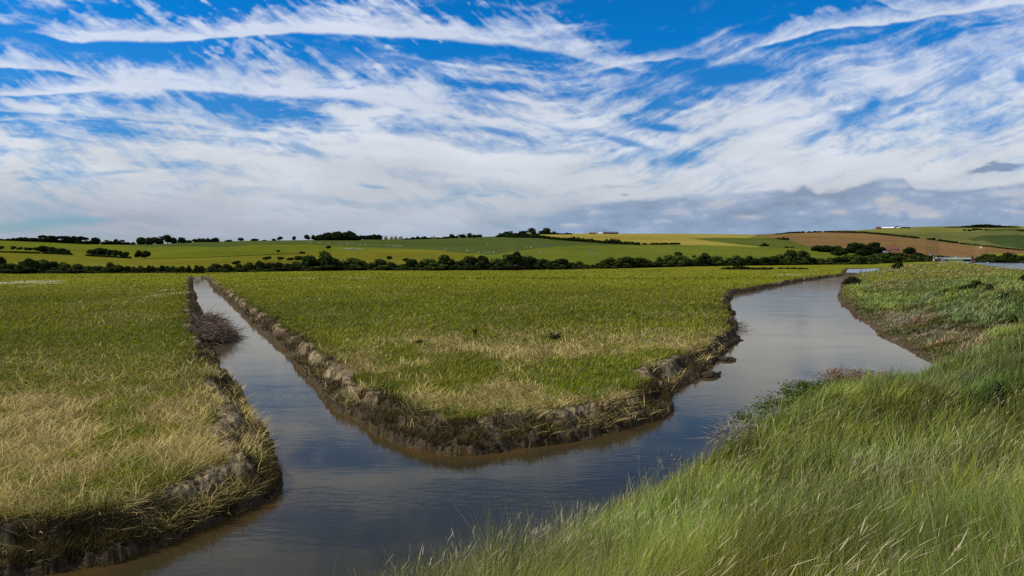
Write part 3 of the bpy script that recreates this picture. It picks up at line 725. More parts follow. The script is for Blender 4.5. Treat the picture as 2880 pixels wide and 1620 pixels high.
gc2 = gc2*(.62+.76*sst(.3, .7, fbm(x/.7+3, y/.7, 3, 1071)))[:, None]*(1+np.array([.16, 0, -.1])*(fbm(x/1.1, y/1.1, 3, 1073)-.5)[:, None]*4)
cb = gc2*(.08+.16*clump); ct = gc2*(.85+.95*clump)  # dark roots and gaps between clumps painted in as shading
pale = (rng.random(n) < .05+.16*sst(.42, .62, fbm(x/1.6, y/1.6, 3, 1061)))
ct[pale] = np.array([.46,.41,.22])*jit(pale.sum(), .6, 1.2)
P = np.stack([x, y, z-.03], 1)
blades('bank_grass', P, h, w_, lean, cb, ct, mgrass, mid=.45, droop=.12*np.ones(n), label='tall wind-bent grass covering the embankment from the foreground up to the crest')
print('bank blades', n)
# ---- flowering stalks with seed heads
NS = int(21000*QG)
x, y, r = sample(NS, -50, 42, 1.9, 70, .9)
keep = fbm(x/1.3, y/1.3, 3, 1101) > .47
x, y, r = x[keep], y[keep], r[keep]
z, sd, emb, s, far, wd = ground(x, y, fine=False)
ok = emb & (sd > .1) & ((z > .9) | (y < 26)) & (rng.random(len(x)) < sst(2.2, 7, r)*.86+.14)
x, y, z, r, sd = x[ok], y[ok], z[ok], r[ok], sd[ok]; n = len(x)
hs = (.55+.38*rng.random(n)); wv = np.maximum(.0016, r*.00028)
sw = (fbm(x/3.2, y/3.2, 3, 1015)-.5)*7; a = rng.random(n)*2*math.pi; am = .06+.22*rng.random(n)
am = am*1.5; lx = np.cos(a)*am+.22+.20*np.cos(sw); ly = np.sin(a)*am+.20*np.sin(sw)
ts = np.array([0, .45, .90, .92, .97, 1.0]); hw = np.array([1, .9, .7, 1.6, 1.4, .3])
nl = len(ts); V = np.zeros((n, nl, 2, 3)); C = np.zeros((n, nl, 2, 3)); nod = .10+.35*rng.random(n)
an = rng.random(n)*math.pi; hwid = np.maximum(.0024, r*.00034)
colh = np.array([.52,.43,.25])*jit(n, .55, 1.15); cols = np.array([.20,.19,.085])*jit(n, .6, 1.2)
for j, t in enumerate(ts):
    cx = x+lx*hs*t**2*(1+.5*nod); cy = y+ly*hs*t**2; cz = z+hs*(t-.35*nod*t**4)
    ww = (wv if j < 3 else hwid)*hw[j]*.5
    for q, sg in enumerate((-1, 1)):
        V[:, j, q, 0] = cx+sg*np.cos(an)*ww; V[:, j, q, 1] = cy+sg*np.sin(an)*ww; V[:, j, q, 2] = cz
        C[:, j, q] = cols if j < 3 else colh
b = (np.arange(n)*nl*2)[:, None, None]; jj = np.arange(nl-1)[None, :, None]*2
Qs = (b+jj+np.array([0, 1, 3, 2])[None, None]).reshape(-1, 4)
me = quads('seed_heads', V.reshape(-1, 3), Qs, C.reshape(-1, 3))
mk('seed_heads', me, kind='stuff', label='pale flowering grass stalks with nodding seed heads above the bank grass', cat='grass', mat=mgrass)
# ---- roots, dead stalks and litter on the mud faces
NT = int(90000*QG)
x, y, r = sample(NT, -42, 24, 7.5, 60, .9)
z, sd, emb, s, far, wd = ground(x, y, fine=True)
k = sd/wd; ok = (~emb) & (sd > .02) & (k < 1.05) & (rng.random(NT) < .8)
x, y, z, r, k = x[ok], y[ok], z[ok], r[ok], k[ok]; n = len(x)
a = rng.random(n)*2*math.pi; lean = np.stack([np.cos(a), np.sin(a)], 1)*(.5+.45*rng.random(n))[:, None]
cc_ = np.where((rng.random(n) < .5)[:, None], np.array([.20,.155,.10]), np.array([.055,.042,.024]))*jit(n, .5, 1.3)
blades('bank_litter', np.stack([x, y, z-.01], 1), .07+.13*rng.random(n), np.maximum(.005, r*.0007)*(.6+.8*rng.random(n)), lean, cc_*.6, cc_, mgrass,
       label='dead roots and stalks littering the crumbling mud banks', cat='plant litter')
# ================================================================= TREES AND SCRUB
mleaf = mat_attr('foliage', rough=.9, spec=.02, transl=.2)
mbark = mat_plain('bark', (.055,.043,.032), .9, .1)
def crown_mesh(name, seed, nb=15, nl=110, lean=0.0, flat=1.0, bottom=.08, tone=(.030,.043,.014), leaf=.050, spread=.36, dome=0.0):
    g = np.random.default_rng(seed)
    V = []; C = []
    cs = []
    for i in range(nb):
        a = g.random()*2*math.pi; rr_ = spread*math.sqrt(g.random()); 
        zc = bottom+.17+(.68-bottom)*g.random()*(1-.9*(rr_/.5)**2)
        br = .15+.11*g.random()
        x0 = rr_*math.cos(a); y0 = rr_*math.sin(a)
        zc = min(zc, .98-br*flat)
        cs.append((x0+lean*(zc-.3), y0, zc, br))
    for (x0, y0, zc, br) in cs:
        d = g.normal(size=(nl, 3)); d /= np.linalg.norm(d, axis=1)[:, None]
        rad = br*(.80+.28*g.random(nl))[:, None]
        p = np.array([x0, y0, zc])+d*rad*np.array([1.15, 1.15, flat])
        nrm = d+g.normal(size=(nl, 3))*.55; nrm /= np.linalg.norm(nrm, axis=1)[:, None]
        u = np.cross(nrm, g.normal(size=(nl, 3))); u /= np.linalg.norm(u, axis=1)[:, None]; v = np.cross(nrm, u)
        sz = leaf*(.6+.8*g.random(nl))[:, None]
        q = np.stack([p-u*sz-v*sz*.6, p+u*sz*.5-v*sz, p+u*sz+v*sz*.6, p-u*sz*.5+v*sz], 1)
        q[..., 2] = np.maximum(q[..., 2], 0)
        V.append(q.reshape(-1, 3))
        lum = (.45+.75*np.clip(p[:, 2], 0, 1)+.25*np.clip(-d[:, 0], -1, 1))*(.6+.8*g.random(nl))*(.75+.5*g.random())  # light painted into leaf colour: brighter towards top and sun side
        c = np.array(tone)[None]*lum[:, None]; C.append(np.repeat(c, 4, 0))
    V = np.concatenate(V); C = np.concatenate(C)
    n = len(V)//4
    me = quads(name, V, np.arange(n*4).reshape(-1, 4), C)
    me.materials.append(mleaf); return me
def trunk_mesh(name, seed, h0=.45, r=.035, lean=0.0):
    g = random.Random(seed); b = MB()
    top = (lean*h0*.6, 0, h0)
    b.tube([(0,0,-.05),(lean*h0*.2,0,h0*.5),top], [r*1.3, r, r*.75], 6)
    for i in range(5):
        a = g.random()*6.28; l = .18+.16*g.random()
        s = (lean*h0*.4, 0, h0*(.6+.4*g.random()))
        e = (s[0]+math.cos(a)*l+lean*.2, s[1]+math.sin(a)*l, s[2]+.12+.2*g.random())
        m = ((s[0]+e[0])/2, (s[1]+e[1])/2, (s[2]+e[2])/2+.02)
        b.tube([s, m, e], [r*.5, r*.38, r*.15], 5)
    me = b.mesh(name, True); me.materials.append(mbark); return me
TONES = [(.024,.036,.009), (.038,.054,.012), (.058,.078,.015), (.042,.035,.022)]
BUSH = {}
for tnum, tn_ in enumerate(TONES):
    for sh in range(4):
        BUSH[(sh, tnum)] = crown_mesh('bush', 100+sh, nb=18, nl=120, lean=(.0, .35, .15, .3)[sh], bottom=-.08, spread=.40, tone=tn_, leaf=.042)
TREE = {
 'round': [crown_mesh('crown', 200+i, nb=18, nl=120, bottom=.16, tone=TONES[0], spread=.34) for i in range(3)],
 'wind':  [crown_mesh('crown', 210+i, nb=13, nl=120, bottom=.36, lean=.75, flat=.75, tone=TONES[0], spread=.30) for i in range(3)],
 'pine':  [crown_mesh('crown', 220+i, nb=14, nl=110, bottom=.5, flat=.55, tone=(.018,.026,.012), spread=.42) for i in range(2)],
 'full':  [crown_mesh('crown', 230+i, nb=22, nl=120, bottom=-.02, tone=TONES[0], spread=.36) for i in range(3)],
}
TRK = {'round': trunk_mesh('trunk', 1, .45, .03), 'wind': trunk_mesh('trunk', 2, .5, .028, .8), 'pine': trunk_mesh('trunk', 3, .62, .022), 'full': trunk_mesh('trunk', 4, .4, .03)}
TRN = {'round': 'broadleaf_tree', 'wind': 'windswept_hawthorn', 'pine': 'pine_tree', 'full': 'dense_tree'}
cnt = 0
def tree(kind, loc, w_, h, label, group=None, rz=None):
    global cnt; cnt += 1
    o = bpy.data.objects.new(TRN[kind], None); col.objects.link(o); o.empty_display_size = .5
    o.location = loc; o['label'] = label; o['category'] = 'tree'
    if group: o['group'] = group
    wind = kind == 'wind'
    o.rotation_euler = (0, 0, (random.uniform(-.4, .4) if wind or kind == 'pine' else random.uniform(0, 6.28)) if rz is None else rz)
    o.scale = (w_, w_, h)
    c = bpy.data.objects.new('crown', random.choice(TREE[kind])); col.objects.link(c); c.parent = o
    t = bpy.data.objects.new('trunk', TRK[kind]); col.objects.link(t); t.parent = o
    return o
def bush(loc, w_, h, label, group=None, tone=None, sh=None, name='hawthorn_bush', cat='bush', rz=None):
    sh = random.randrange(4) if sh is None else sh
    tone = random.choice([0, 0, 1, 1, 2]) if tone is None else tone
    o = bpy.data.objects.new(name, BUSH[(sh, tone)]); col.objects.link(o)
    o.location = loc; o.scale = (w_, w_*random.uniform(.8, 1.1), h); o.rotation_euler = (0, 0, random.uniform(-.5, .5) + (0 if rz is None else rz))
    o['label'] = label; o['category'] = cat
    if group: o['group'] = group
    return o
def hedge(pts, label, tone=0, seed=0, name='hedge'):
    """pts: list of (px, base, top, width px) lumps along one continuous hedge -> one object"""
    g = np.random.default_rng(900+seed); VV = []; CC = []; o0 = None
    for (px, base, top, wpx) in pts:
        p = hill_at(px, base); s = p[1]/F; z = gz1(p[0], p[1])
        if o0 is None: o0 = np.array([p[0], p[1], z])
        me = BUSH[(int(g.integers(0, 4)), tone)]; n = len(me.vertices)
        co = np.empty(n*3, np.float32); me.vertices.foreach_get('co', co); co = co.reshape(-1, 4, 3)
        cl = np.empty(n*4, np.float32); me.color_attributes['col'].data.foreach_get('color', cl); cl = cl.reshape(-1, 4, 4)[..., :3]
        k = g.permutation(len(co))[:420]; co = co[k].copy(); cl = cl[k]
        ctr = co.mean(1, keepdims=True); co = ctr+(co-ctr)*2.1; co[..., 2] = np.maximum(co[..., 2], 0)
        co = co*np.array([wpx*s*1.15, wpx*s*.8, (base-top)*s*1.2]); a = g.random()*.8-.4
        q = co.copy(); q[..., 0] = co[..., 0]*math.cos(a)-co[..., 1]*math.sin(a); q[..., 1] = co[..., 0]*math.sin(a)+co[..., 1]*math.cos(a)
        VV.append((q+np.array([p[0], p[1], z])-o0).reshape(-1, 3)); CC.append(cl.reshape(-1, 3))
    V = np.concatenate(VV); C = np.concatenate(CC)
    me = quads(name, V, np.arange(len(V)).reshape(-1, 4), C)
    o = mk(name, me, label=label, cat='hedge', mat=mleaf); o.location = o0
    return o
def gz1(x, y):
    return float(ground(np.array([float(x)]), np.array([float(y)]), fine=False)[0][0])
def on_hill(kind, px, base, top, wpx, label, group=None, tone=None, sink=0.0):
    p = hill_at(px, base); s = p[1]/F
    z = gz1(p[0], p[1])-sink
    h = (base-top)*s; w_ = wpx*s
    if kind == 'bush': return bush((p[0], p[1], z), w_*1.05, h*1.1, label, group, tone)
    return tree(kind, (p[0], p[1], z), w_, h*1.03, label, group)
# --- skyline, left: the long row of pines and broadleaves
G1 = 'trees in the long row on the left skyline'; L1 = 'dark tree in the dense row along the left skyline'
for i, (px, top, wpx, kind) in enumerate([(-40,670,26,'full'),(-15,670,26,'full'),(8,671,22,'full'),(26,670,20,'full'),(42,668,20,'full'),(58,667,20,'full'),(74,667,22,'full'),(90,667,20,'full'),(105,666,20,'full'),
        (146,663,26,'round'),(164,664,24,'pine'),(178,663,24,'pine'),(190,664,20,'round'),(228,664,20,'pine'),(240,667,16,'pine'),(134,664,20,'full')]):
    on_hill(kind, px, c_(px, pRY)+1.5, top, wpx, L1, G1)
hedge([(px, c_(px, pRY)+1.5, c_(px, pRY)-8, 16) for px in range(62, 258, 11)], 'dark undergrowth hedge beneath the left skyline trees', 0, 11)
on_hill('pine', 120, 680, 661, 22, 'tall layered pine rising above the left skyline row')
on_hill('full', 212, 685, 661, 34, 'broadest and tallest rounded tree in the left skyline row')
on_hill('full', 268, 687, 667, 24, 'single dark conical tree just right of the left skyline row')
G2 = 'low bushes between the two left skyline clumps'
for px, top, wpx in ((292,680,16),(304,675,24),(322,673,20),(334,677,16),(346,681,16),(358,680,18),(372,681,16)):
    on_hill('bush', px, 688, top, wpx, 'low dark bush in the gap between the two left skyline clumps', G2, 0)
on_hill('pine', 344, 688, 674, 12, 'thin spindly tree among low bushes on the left skyline')
for px, top, wpx, kd, lb_ in ((398,666,22,'full','leftmost tree of the second skyline clump, low and wide'),(420,667,22,'full','squat tree second from left in the second skyline clump'),
        (443,662,32,'full','wide solid domed tree in the second skyline clump'),(471,661,24,'round','umbrella crowned tree with trunk showing on the left skyline'),
        (488,667,18,'full','small round tree tucked beside the umbrella crowned skyline tree'),(513,667,22,'full','round tree closing the second skyline clump on the right'),
        (532,674,14,'full','tiny round bush like tree between two skyline clumps'),(606,668,20,'full','round tree at the right end of the flat topped skyline hedge'),
        (643,674,18,'full','low lone domed tree on the bare left skyline'),(678,669,17,'round','small lone square topped tree on the bare skyline'),
        (717,670,22,'full','wide low lone tree on the skyline left of centre'),(743,674,12,'full','tiny low tree on the skyline left of centre'),
        (770,670,12,'full','small tree left of the round skyline ball tree'),(787,665,17,'round','round ball shaped lone tree on the skyline'),
        (826,664,12,'round','narrow upright lone tree on the skyline'),(864,660,18,'round','tall tree just left of the big skyline wood'),(882,661,12,'round','slim tree touching the left edge of the big skyline wood')):
    on_hill(kd, px, c_(px, pRY)+1, top, wpx, lb_)
G3 = 'bushes of the flat topped skyline hedge'
hedge([(px, 681, 671.5, 17) for px in (550, 562, 574, 586, 597)], 'flat topped dark hedge on the left skyline between two round trees', 0, 1)
G4 = 'trees of the big dark wood on the skyline'
for px, top, wpx in ((892,664,20),(902,660,26),(914,656,28),(928,653,28),(942,651,28),(956,650,28),(968,652,26),(980,650,24),(990,653,22),(998,660,20),(1006,664,14),(920,662,28),(950,660,30),(975,660,30)):
    on_hill('full', px, 676, top, wpx, 'tree of the big humped dark wood on the skyline', G4)
on_hill('full', 984, 675, 648, 20, 'highest tree at the right end of the big humped skyline wood')
G5 = 'trees around the cottage right of the big skyline wood'
for px, top, wpx in ((1014,661,14),(1024,660,14),(1036,662,16),(1046,659,20),(1058,657,24),(1066,660,18)):
    on_hill('full', px, 674, top, wpx, 'tree beside the pale cottage right of the big skyline wood', G5)
G6 = 'bushes of the thin skyline hedge right of the brick cottages'
for px, top, wpx in ((1142,669,14),(1158,667,18),(1172,665,16),(1184,668,16),(1196,666,14),(1206,668,14),(1232,667,14),(1246,666,14),(1256,665,16),(1284,663,12),(1330,660,16)):
    on_hill('bush', px, c_(px, pRY)+1.5, top, wpx, 'bush in the thin skyline hedge right of the brick cottages', G6, 0)
for px, top, wpx, lb_ in ((1193,663,14,'small pointed tree on the skyline between two cottage groups'),(1272,658,18,'round tree on the skyline left of the three tree clump'),
        (1300,657,22,'low wide tree of a small skyline clump left of the farmhouse'),(1321,655,14,'tall narrow tree of a small skyline clump left of the farmhouse'),(1347,658,20,'lone domed skyline tree nearest the farmhouse clump')):
    on_hill('full', px, c_(px, pRY)+1, top, wpx, lb_)
on_hill('full', 1430, 663, 648, 24, 'windblown dark tree at the left end of the farmhouse clump')
on_hill('full', 1450, 663, 655, 18, 'low tree in the farmhouse clump beside the windblown one')
on_hill('full', 1468, 663, 649, 26, 'broad dark tree just left of the pale farmhouse')
p = hill_at(1492, 661); s_ = p[1]/F; bush((p[0]+0, p[1]+14, gz1(p[0], p[1]+14)), 28*s_, 21*s_, 'tall leaning tree directly behind the pale farmhouse', None, 0, 1, name='farmhouse_tree', cat='tree')
p = hill_at(1532, 659); s_ = p[1]/F; bush((p[0], p[1], gz1(p[0], p[1])), 30*s_, 19*s_, 'big wind shaped tree standing right of the pale farmhouse', None, 0, 1, name='windswept_tree', cat='tree')
HP = []
G7 = 'bushes of the hedge right of the farmhouse trees'
for px, top in ((1512,656),(1524,656),(1548,654),(1556,652),(1566,655),(1580,656),(1592,655),(1600,656)):
    HP.append((px, 659.5, top, 15))
hedge(HP, 'low dark skyline hedge running right from the farmhouse trees', 0, 2)
# --- diagonal hedge under the yellow field
HP = []
for px in np.arange(1404, 1800, 9.5):
    b_ = np.interp(px, [1400,1500,1600,1700,1795], [666,668,676,684,688.5]); hh = 6+5*fbm(np.array([px/25]), np.array([0.]), 2, 1201)[0]+(3 if abs(px-1606) < 8 else 0)+(3 if 1700 < px < 1745 else 0)
    HP.append((px, b_+1, b_-hh*.85, 15))
hedge(HP, 'long lumpy dark hedge slanting down along the lower edge of the yellow field', 0, 3)
HP = []
for px in list(np.arange(1832, 1912, 9))+[1812]:
    HP.append((px, 688.5, 683.5, 15))
hedge(HP, 'short detached hedge at the foot of the yellow field', 0, 4)
# --- hillside rows on the left
G10 = 'thin trees of the hedge row on the left slope'
for px, base, top, wpx in ((2,706,692,12),(34,706,692,14),(52,707,695,16),(72,709,696,14),(82,709,697,14),(96,709,696,12)):
    on_hill('wind', px, base, top, wpx, 'small thin tree in the hedge row high on the left slope', G10)
for px, base, top, wpx, lb_ in ((121,713,692,30,'large dark tree leading the dense group on the left slope'),(150,714,695,30,'broad tree in the middle of the dense group on the left slope'),
        (173,716,699,26,'lower tree right of middle in the dense group on the left slope'),(188,717,703,20,'smallest tree at the right end of the dense group on the left slope')):
    on_hill('round', px, base, top, wpx, lb_)
hedge([(px, np.interp(px, [430,560,720,850],[727,724.5,717.5,712.5]), np.interp(px, [430,560,720,850],[725.8,723.3,716.4,711.6]), 10) for px in range(430, 850, 8)], 'thin dark hedge line crossing the grazed slope below the lone trees', 0, 12)
HP = []
for px in list(range(6, 110, 11))+list(range(125, 205, 10)):
    HP.append((px, np.interp(px, [0,120,200],[709,713,717])+1, np.interp(px, [0,120,200],[706,708,712])+.5, 14))
hedge(HP, 'low hedge line under the thin trees high on the left slope', 0, 5)
G12 = 'trees of the sheltering row in the middle of the left slope'
for px, base, top, wpx in ((256,719,703,22),(270,720,700,24),(284,721,698,24),(298,721,700,22),(311,722,703,20),(326,723,704,20),(340,724,706,18),(354,725,708,18)):
    on_hill('round', px, base, top, wpx, 'tree of the close wind shaped row in mid slope on the left', G12)
HP = []
for px in range(250, 365, 11): HP.append((px, np.interp(px, [250,360],[720,725])+1, np.interp(px, [250,360],[715,721]), 15))
hedge(HP, 'low hedge beneath the close tree row in mid slope on the left', 0, 6)
on_hill('round', 389, 727, 703, 20, 'left and taller of the two joined lone trees on the slope')
on_hill('round', 409, 727, 705, 30, 'right and wider of the two joined lone trees on the slope')
on_hill('wind', 779, 713, 703, 13, 'small one sided windswept tree alone on the slope')
on_hill('bush', 849, 713, 706, 15, 'lone low dark bush on the grazed slope', None, 0)
on_hill('wind', 919, 704, 691, 15, 'mushroom shaped windswept tree beside the flock of sheep')
# --- scrub belt along the marsh edge
pTOP = [(-300,726),(0,730),(20,733),(50,738),(60,733),(90,733),(110,738),(125,735),(150,742),(180,735),(215,735),(222,743),(300,742),(318,738),(345,737),(352,756),(420,753),(480,753),(505,750),(530,757),(562,757),
        (578,746),(600,738),(612,735),(625,742),(650,747),(680,741),(700,737),(760,734),(850,736),(860,730),(872,724),(888,712),(900,708),(915,712),(945,717),(955,722),(975,720),(1000,712),(1012,720),(1030,725),(1045,720),(1070,730),
        (1100,740),(1130,738),(1140,728),(1150,728),(1158,738),(1190,735),(1205,722),(1222,718),(1240,720),(1255,732),(1300,730),(1318,720),(1330,712),(1345,716),(1352,724),(1380,720),(1400,717),(1420,713),(1432,724),(1445,716),(1462,711),(1480,713),
        (1500,722),(1522,731),(1540,727),(1556,728),(1570,720),(1590,730),(1612,736),(1650,742),(1678,744),(1692,732),(1720,716),(1750,708),(1772,709),(1788,718),(1805,712),(1822,726),(1848,730),(1862,717),(1880,725),(1900,716),(1920,722),(1950,729),
        (1975,722),(2000,722),(2030,732),(2060,724),(2100,722),(2130,726),(2160,722),(2190,716),(2215,712),(2245,710),(2262,716),(2280,724),(2310,724),(2400,722),(2480,718),(2560,718),(2600,721),(2630,722),(2660,724),(2745,722),(2756,712),(2775,706),(2800,704),(2830,706),(2845,710),(2870,707),(2900,704),(3300,700)]
pBS = [(-300,770),(0,770),(540,766),(560,764),(960,759),(1440,758),(1680,755),(2000,749),(2300,745),(2500,743),(2640,735),(2742,728),(2765,730),(2880,731),(3300,732)]
def sect(px):
    if px < 350: return 'the tall scrub at the far left marsh edge'
    if px < 560: return 'the low hedge left of the ditch end'
    if px < 850: return 'the low scrub right of the ditch end'
    if px < 1130: return 'the tall scrub hump left of centre'
    if px < 1540: return 'the long middle stretch of marsh edge scrub'
    if px < 1800: return 'the leaning dome of scrub right of the middle'
    if px < 2280: return 'the broken scrub behind the right marsh'
    if px < 2660: return 'the thick greenery below the brick house'
    return 'the dark thicket beyond the wide river'
px = -60.0
while px < 2960:
    b_ = c_(px, pBS); t_ = c_(px, pTOP); Y0 = c_(px, pB)
    if 2655 < px < 2745: px += 20; continue
    hp = b_-t_
    wpx = max(15, min(52, hp*1.25))*random.uniform(.85, 1.2)
    sec = sect(px)
    tone_ = None
    if 1380 < px < 1640: tone_ = random.choice([3, 3, 0, 1])
    elif px < 350: tone_ = random.choice([0, 3, 1, 1, 0])
    elif 2280 < px < 2640: tone_ = random.choice([1, 2, 2, 0])
    p = hill_depth(px, Y0+1.5+random.uniform(0, 3)); s = p[1]/F
    bush((p[0], p[1], p[2]-.2), wpx*s*1.2, max(hp*random.choice([.35, .45, .6, .75]), 7)*s*random.uniform(.8, 1.1), 'low front bush in '+sec, 'front bushes of '+sec, tone_, name='bramble_thicket' if tone_ == 3 else 'gorse_bush')
    p = hill_depth(px+wpx*.25, Y0+6+random.uniform(0, 5)); s = p[1]/F
    hb = (b_-c_(px+wpx*.25, pTOP)+2)*s*1.08
    if hp > 26 and random.random() < .16:
        tree('round', (p[0], p[1], p[2]-.2), wpx*s*.95, hb*1.06, 'round headed tree rising among '+sec, 'trees among '+sec)
    else:
        bush((p[0], p[1], p[2]-.2), wpx*s*1.2, max(hb*1.0, 2)*random.choice([.78, .9, .98, 1.04, 1.08]), 'back bush in '+sec, 'back bushes of '+sec, random.choice([0, 1, 1, 2]) if tone_ != 3 else 1)
    px += wpx*.70
    if 534 < px < 548: px = 549
# bushes added to stand for the dark gap at the ditch end
for px, base, top, w1, lb_ in ((549,772,748,26,'bush added as the dark gap at the far end of the straight ditch'),(562,772,752,20,'small bush added to darken the gap at the ditch end')):
    Y = 168; x, y, z = atY(px, base, Y); bush((x, Y, .1), w1*Y/F, (base-top)*Y/F+.4, lb_, None, 0)
bx = [('wind',660,750,733,22,'leaning round headed hawthorn above low scrub right of the ditch end'),('wind',746,737,721,24,'ragged hawthorn standing first of four above the scrub'),('wind',783,735,722,22,'second hawthorn of four above the scrub, small and slanted'),
      ('wind',810,737,724,20,'third hawthorn of four above the scrub, lowest and leaning'),('wind',834,739,720,30,'largest and last of four hawthorns above the scrub'),('wind',1090,735,720,18,'gappy thin tree at the right end of the tall scrub hump'),
      ('round',1145,740,727,26,'separate round bush tree left of the middle scrub'),('wind',1899,727,709,26,'flat topped tree standing above the broken scrub line'),('round',1985,727,711,22,'small square headed tree behind the broken scrub line'),
      ('wind',1950,730,718,12,'spindly sapling above the broken scrub line'),('round',2020,733,721,24,'round bush behind the right side scrub line'),
      ('full',2320,708,687,60,'wide dark copse on the slope left of the brick house'),('full',2352,708,690,34,'right hand tree of the copse on the slope'),('full',2298,706,690,30,'left hand tree of the copse on the slope'),
      ('round',2362,724,696,48,'large round olive tree in front of the copse'),('full',2400,712,681,40,'tall dark tree left of the brick house'),('full',2425,712,684,40,'dark tree in the middle of the clump by the brick house'),
      ('full',2452,712,680,46,'tallest dark tree beside the brick house'),('full',2472,712,690,30,'dark tree touching the left side of the brick house'),
      ('round',2430,726,702,50,'rounded tree in front of the clump by the brick house'),('full',2557,714,695,34,'dark round tree right of the brick house'),('full',2578,722,710,28,'low round bush tree right of the brick house'),
      ('full',2500,722,708,40,'low green bush tree in front of the brick house')]
for kd, px, base, top, wpx, lb_ in bx: on_hill(kd, px, base, top, wpx, lb_)
G14 = 'small bushes of the slope between copse and brick house'
for px, base, top, wpx in ((2480,726,712,34),(2520,724,710,36),(2540,726,712,34),(2460,728,713,36),(2400,728,716,34),(2382,727,716,26),(2595,728,716,30),(2615,730,718,36),(2640,731,719,34),(2570,729,717,36),(2660,729,721,26)):
    on_hill('bush', px, base, top, wpx, 'green bush on the lower slope around the brick house', G14, random.choice([1, 2, 0]))
G15 = 'scattered bushes of the small dark field'
for px, base, top, wpx in ((2148,692,683,16),(2157,692,687,10),(2188,672,668,12),(2203,674,667,18),(2213,675,669,12),(2212,697,693,12),(2226,697,694,12)):
    on_hill('bush', px, base, top, wpx, 'bush on the small dark green field below the brown field', G15, 0)
# --- skyline and hedge of the brown field
HP = []
for px in list(np.arange(2185, 2216, 8))+list(np.arange(2216, 2262, 8))+[2275, 2290, 2304]+list(np.arange(2322, 2440, 7.5)):
    b_ = np.interp(px, [2185,2216,2260,2322,2440],[659,656.5,655,653.5,655.5]); HP.append((px, b_, b_-(2.5 if px < 2216 else 4.2), 12))
hedge(HP, 'gappy hedge along the top edge of the brown field', 0, 7)
HP = []
for px in list(np.arange(2444, 2588, 8))+[2612, 2640, 2647, 2656, 2664, 2672, 2680, 2688]+list(np.arange(2704, 2728, 7))+list(np.arange(2740, 2880, 8.5)):
    b_ = np.interp(px, [2440,2500,2587,2620,2690,2760,2870],[656,661,670.5,674,683.5,690.5,703.5]); HP.append((px, b_+.8, b_-(3.6 if px < 2700 else 2.0), 12))
hedge(HP, 'long thinning hedge slanting down between brown field and pale hill', 0, 8)
on_hill('bush', 2625, 675.5, 668, 12, 'rounder bush standing out of the hedge on the right hill', None, 0)
G18 = 'trees of the wooded knoll on the right skyline'
for px in np.arange(2666, 2862, 9):
    t_ = np.interp(px, [2664,2700,2740,2765,2790,2830,2862],[636,634,629,626.5,628,632,636]); on_hill('full', px, 640, t_+2.5, 18, 'tree of the dark wooded knoll on the right skyline', G18)
    p = hill_at(px+4, 637.5); s_ = (p[1]+60)/F
    tree('full', (p[0]*(1+60/p[1]), p[1]+60, p[2]-.5), 18*s_, max((638-t_), 3.5)*s_, 'tree of the dark wooded knoll on the right skyline', G18)
G19 = 'bushes on the pale hill below the wooded knoll'
for px, base, top, wpx in ((2712,649,645,10),(2726,650,645,10),(2738,648,642,12),(2747,647,642,12),(2757,647,643,10),(2772,648,644,10),(2865,649,646,14),(2878,650,646,14)):
    on_hill('bush', px, base, top, wpx, 'small bush on the pale hill below the wooded knoll', G19, 0)
print('trees', cnt)
# --- low dark shrubs on the far marsh
G20 = 'low dark shrubs on the far right of the marsh'
for px, base, top, wpx in ((2036,757,751,18),(2050,758,749,22),(2066,757,746,24),(2082,758,745,26),(2098,758,748,22),(2114,758,750,22),(2132,758,751,22),(2150,758,750,24),(2166,757,751,18),(2196,756,751,18),(2212,756,751,16),(2230,756,751,18),(2250,757,752,18),(2266,757,753,14)):
    x, y = at(px, base, .6); s = y/F; bush((x, y, .55), wpx*s*1.2, (base-top)*s, 'low dark green shrub in the line on the far marsh', G20, 0)
def ray_ground(px, py, lo=2.0, hi=300.0):
    t, e = ray(px, py); Y = np.exp(np.linspace(math.log(lo), math.log(hi), 900)); X = t*Y
    z = ground(X, Y, fine=False)[0]; hit = np.nonzero(H+e*Y < z)[0]
    i = hit[0] if len(hit) else len(Y)-1
    return float(X[i]), float(Y[i]), float(z[i])
for px, py, wpx, hpx, tone, lb_ in ((2738,812,58,30,0,'widest dark gorse shrub on the green embankment slope'),(2662,822,34,14,0,'small flat shrub left of the widest gorse on the embankment'),(2782,824,38,34,3,'rusty brown gorse shrub right of the widest one'),
        (2828,842,56,24,0,'low dark shrub sprawling near the right edge of the embankment'),(2844,806,18,16,0,'tiny dark shrub above the sprawling one'),(2874,800,30,34,0,'dark shrub cut by the right edge of the view'),
        (2776,882,22,12,3,'faint brownish tussock lower on the embankment slope'),(2846,906,40,26,1,'green tussock near the right edge above the foreground grass'),
        (2392,800,60,30,3,'dark brown bush on the tip of land where the river narrows'),(2519,756,22,26,1,'bright dark green bush at the head of the far pool'),(2532,752,20,20,0,'dark bush right behind the bright one at the head of the pool')):
    x, y, z = ray_ground(px, py, 20); s = y/F
    bush((x, y, z-.05), wpx*s*.85, hpx*s*.85, lb_, None, tone, name='gorse_shrub', cat='shrub')
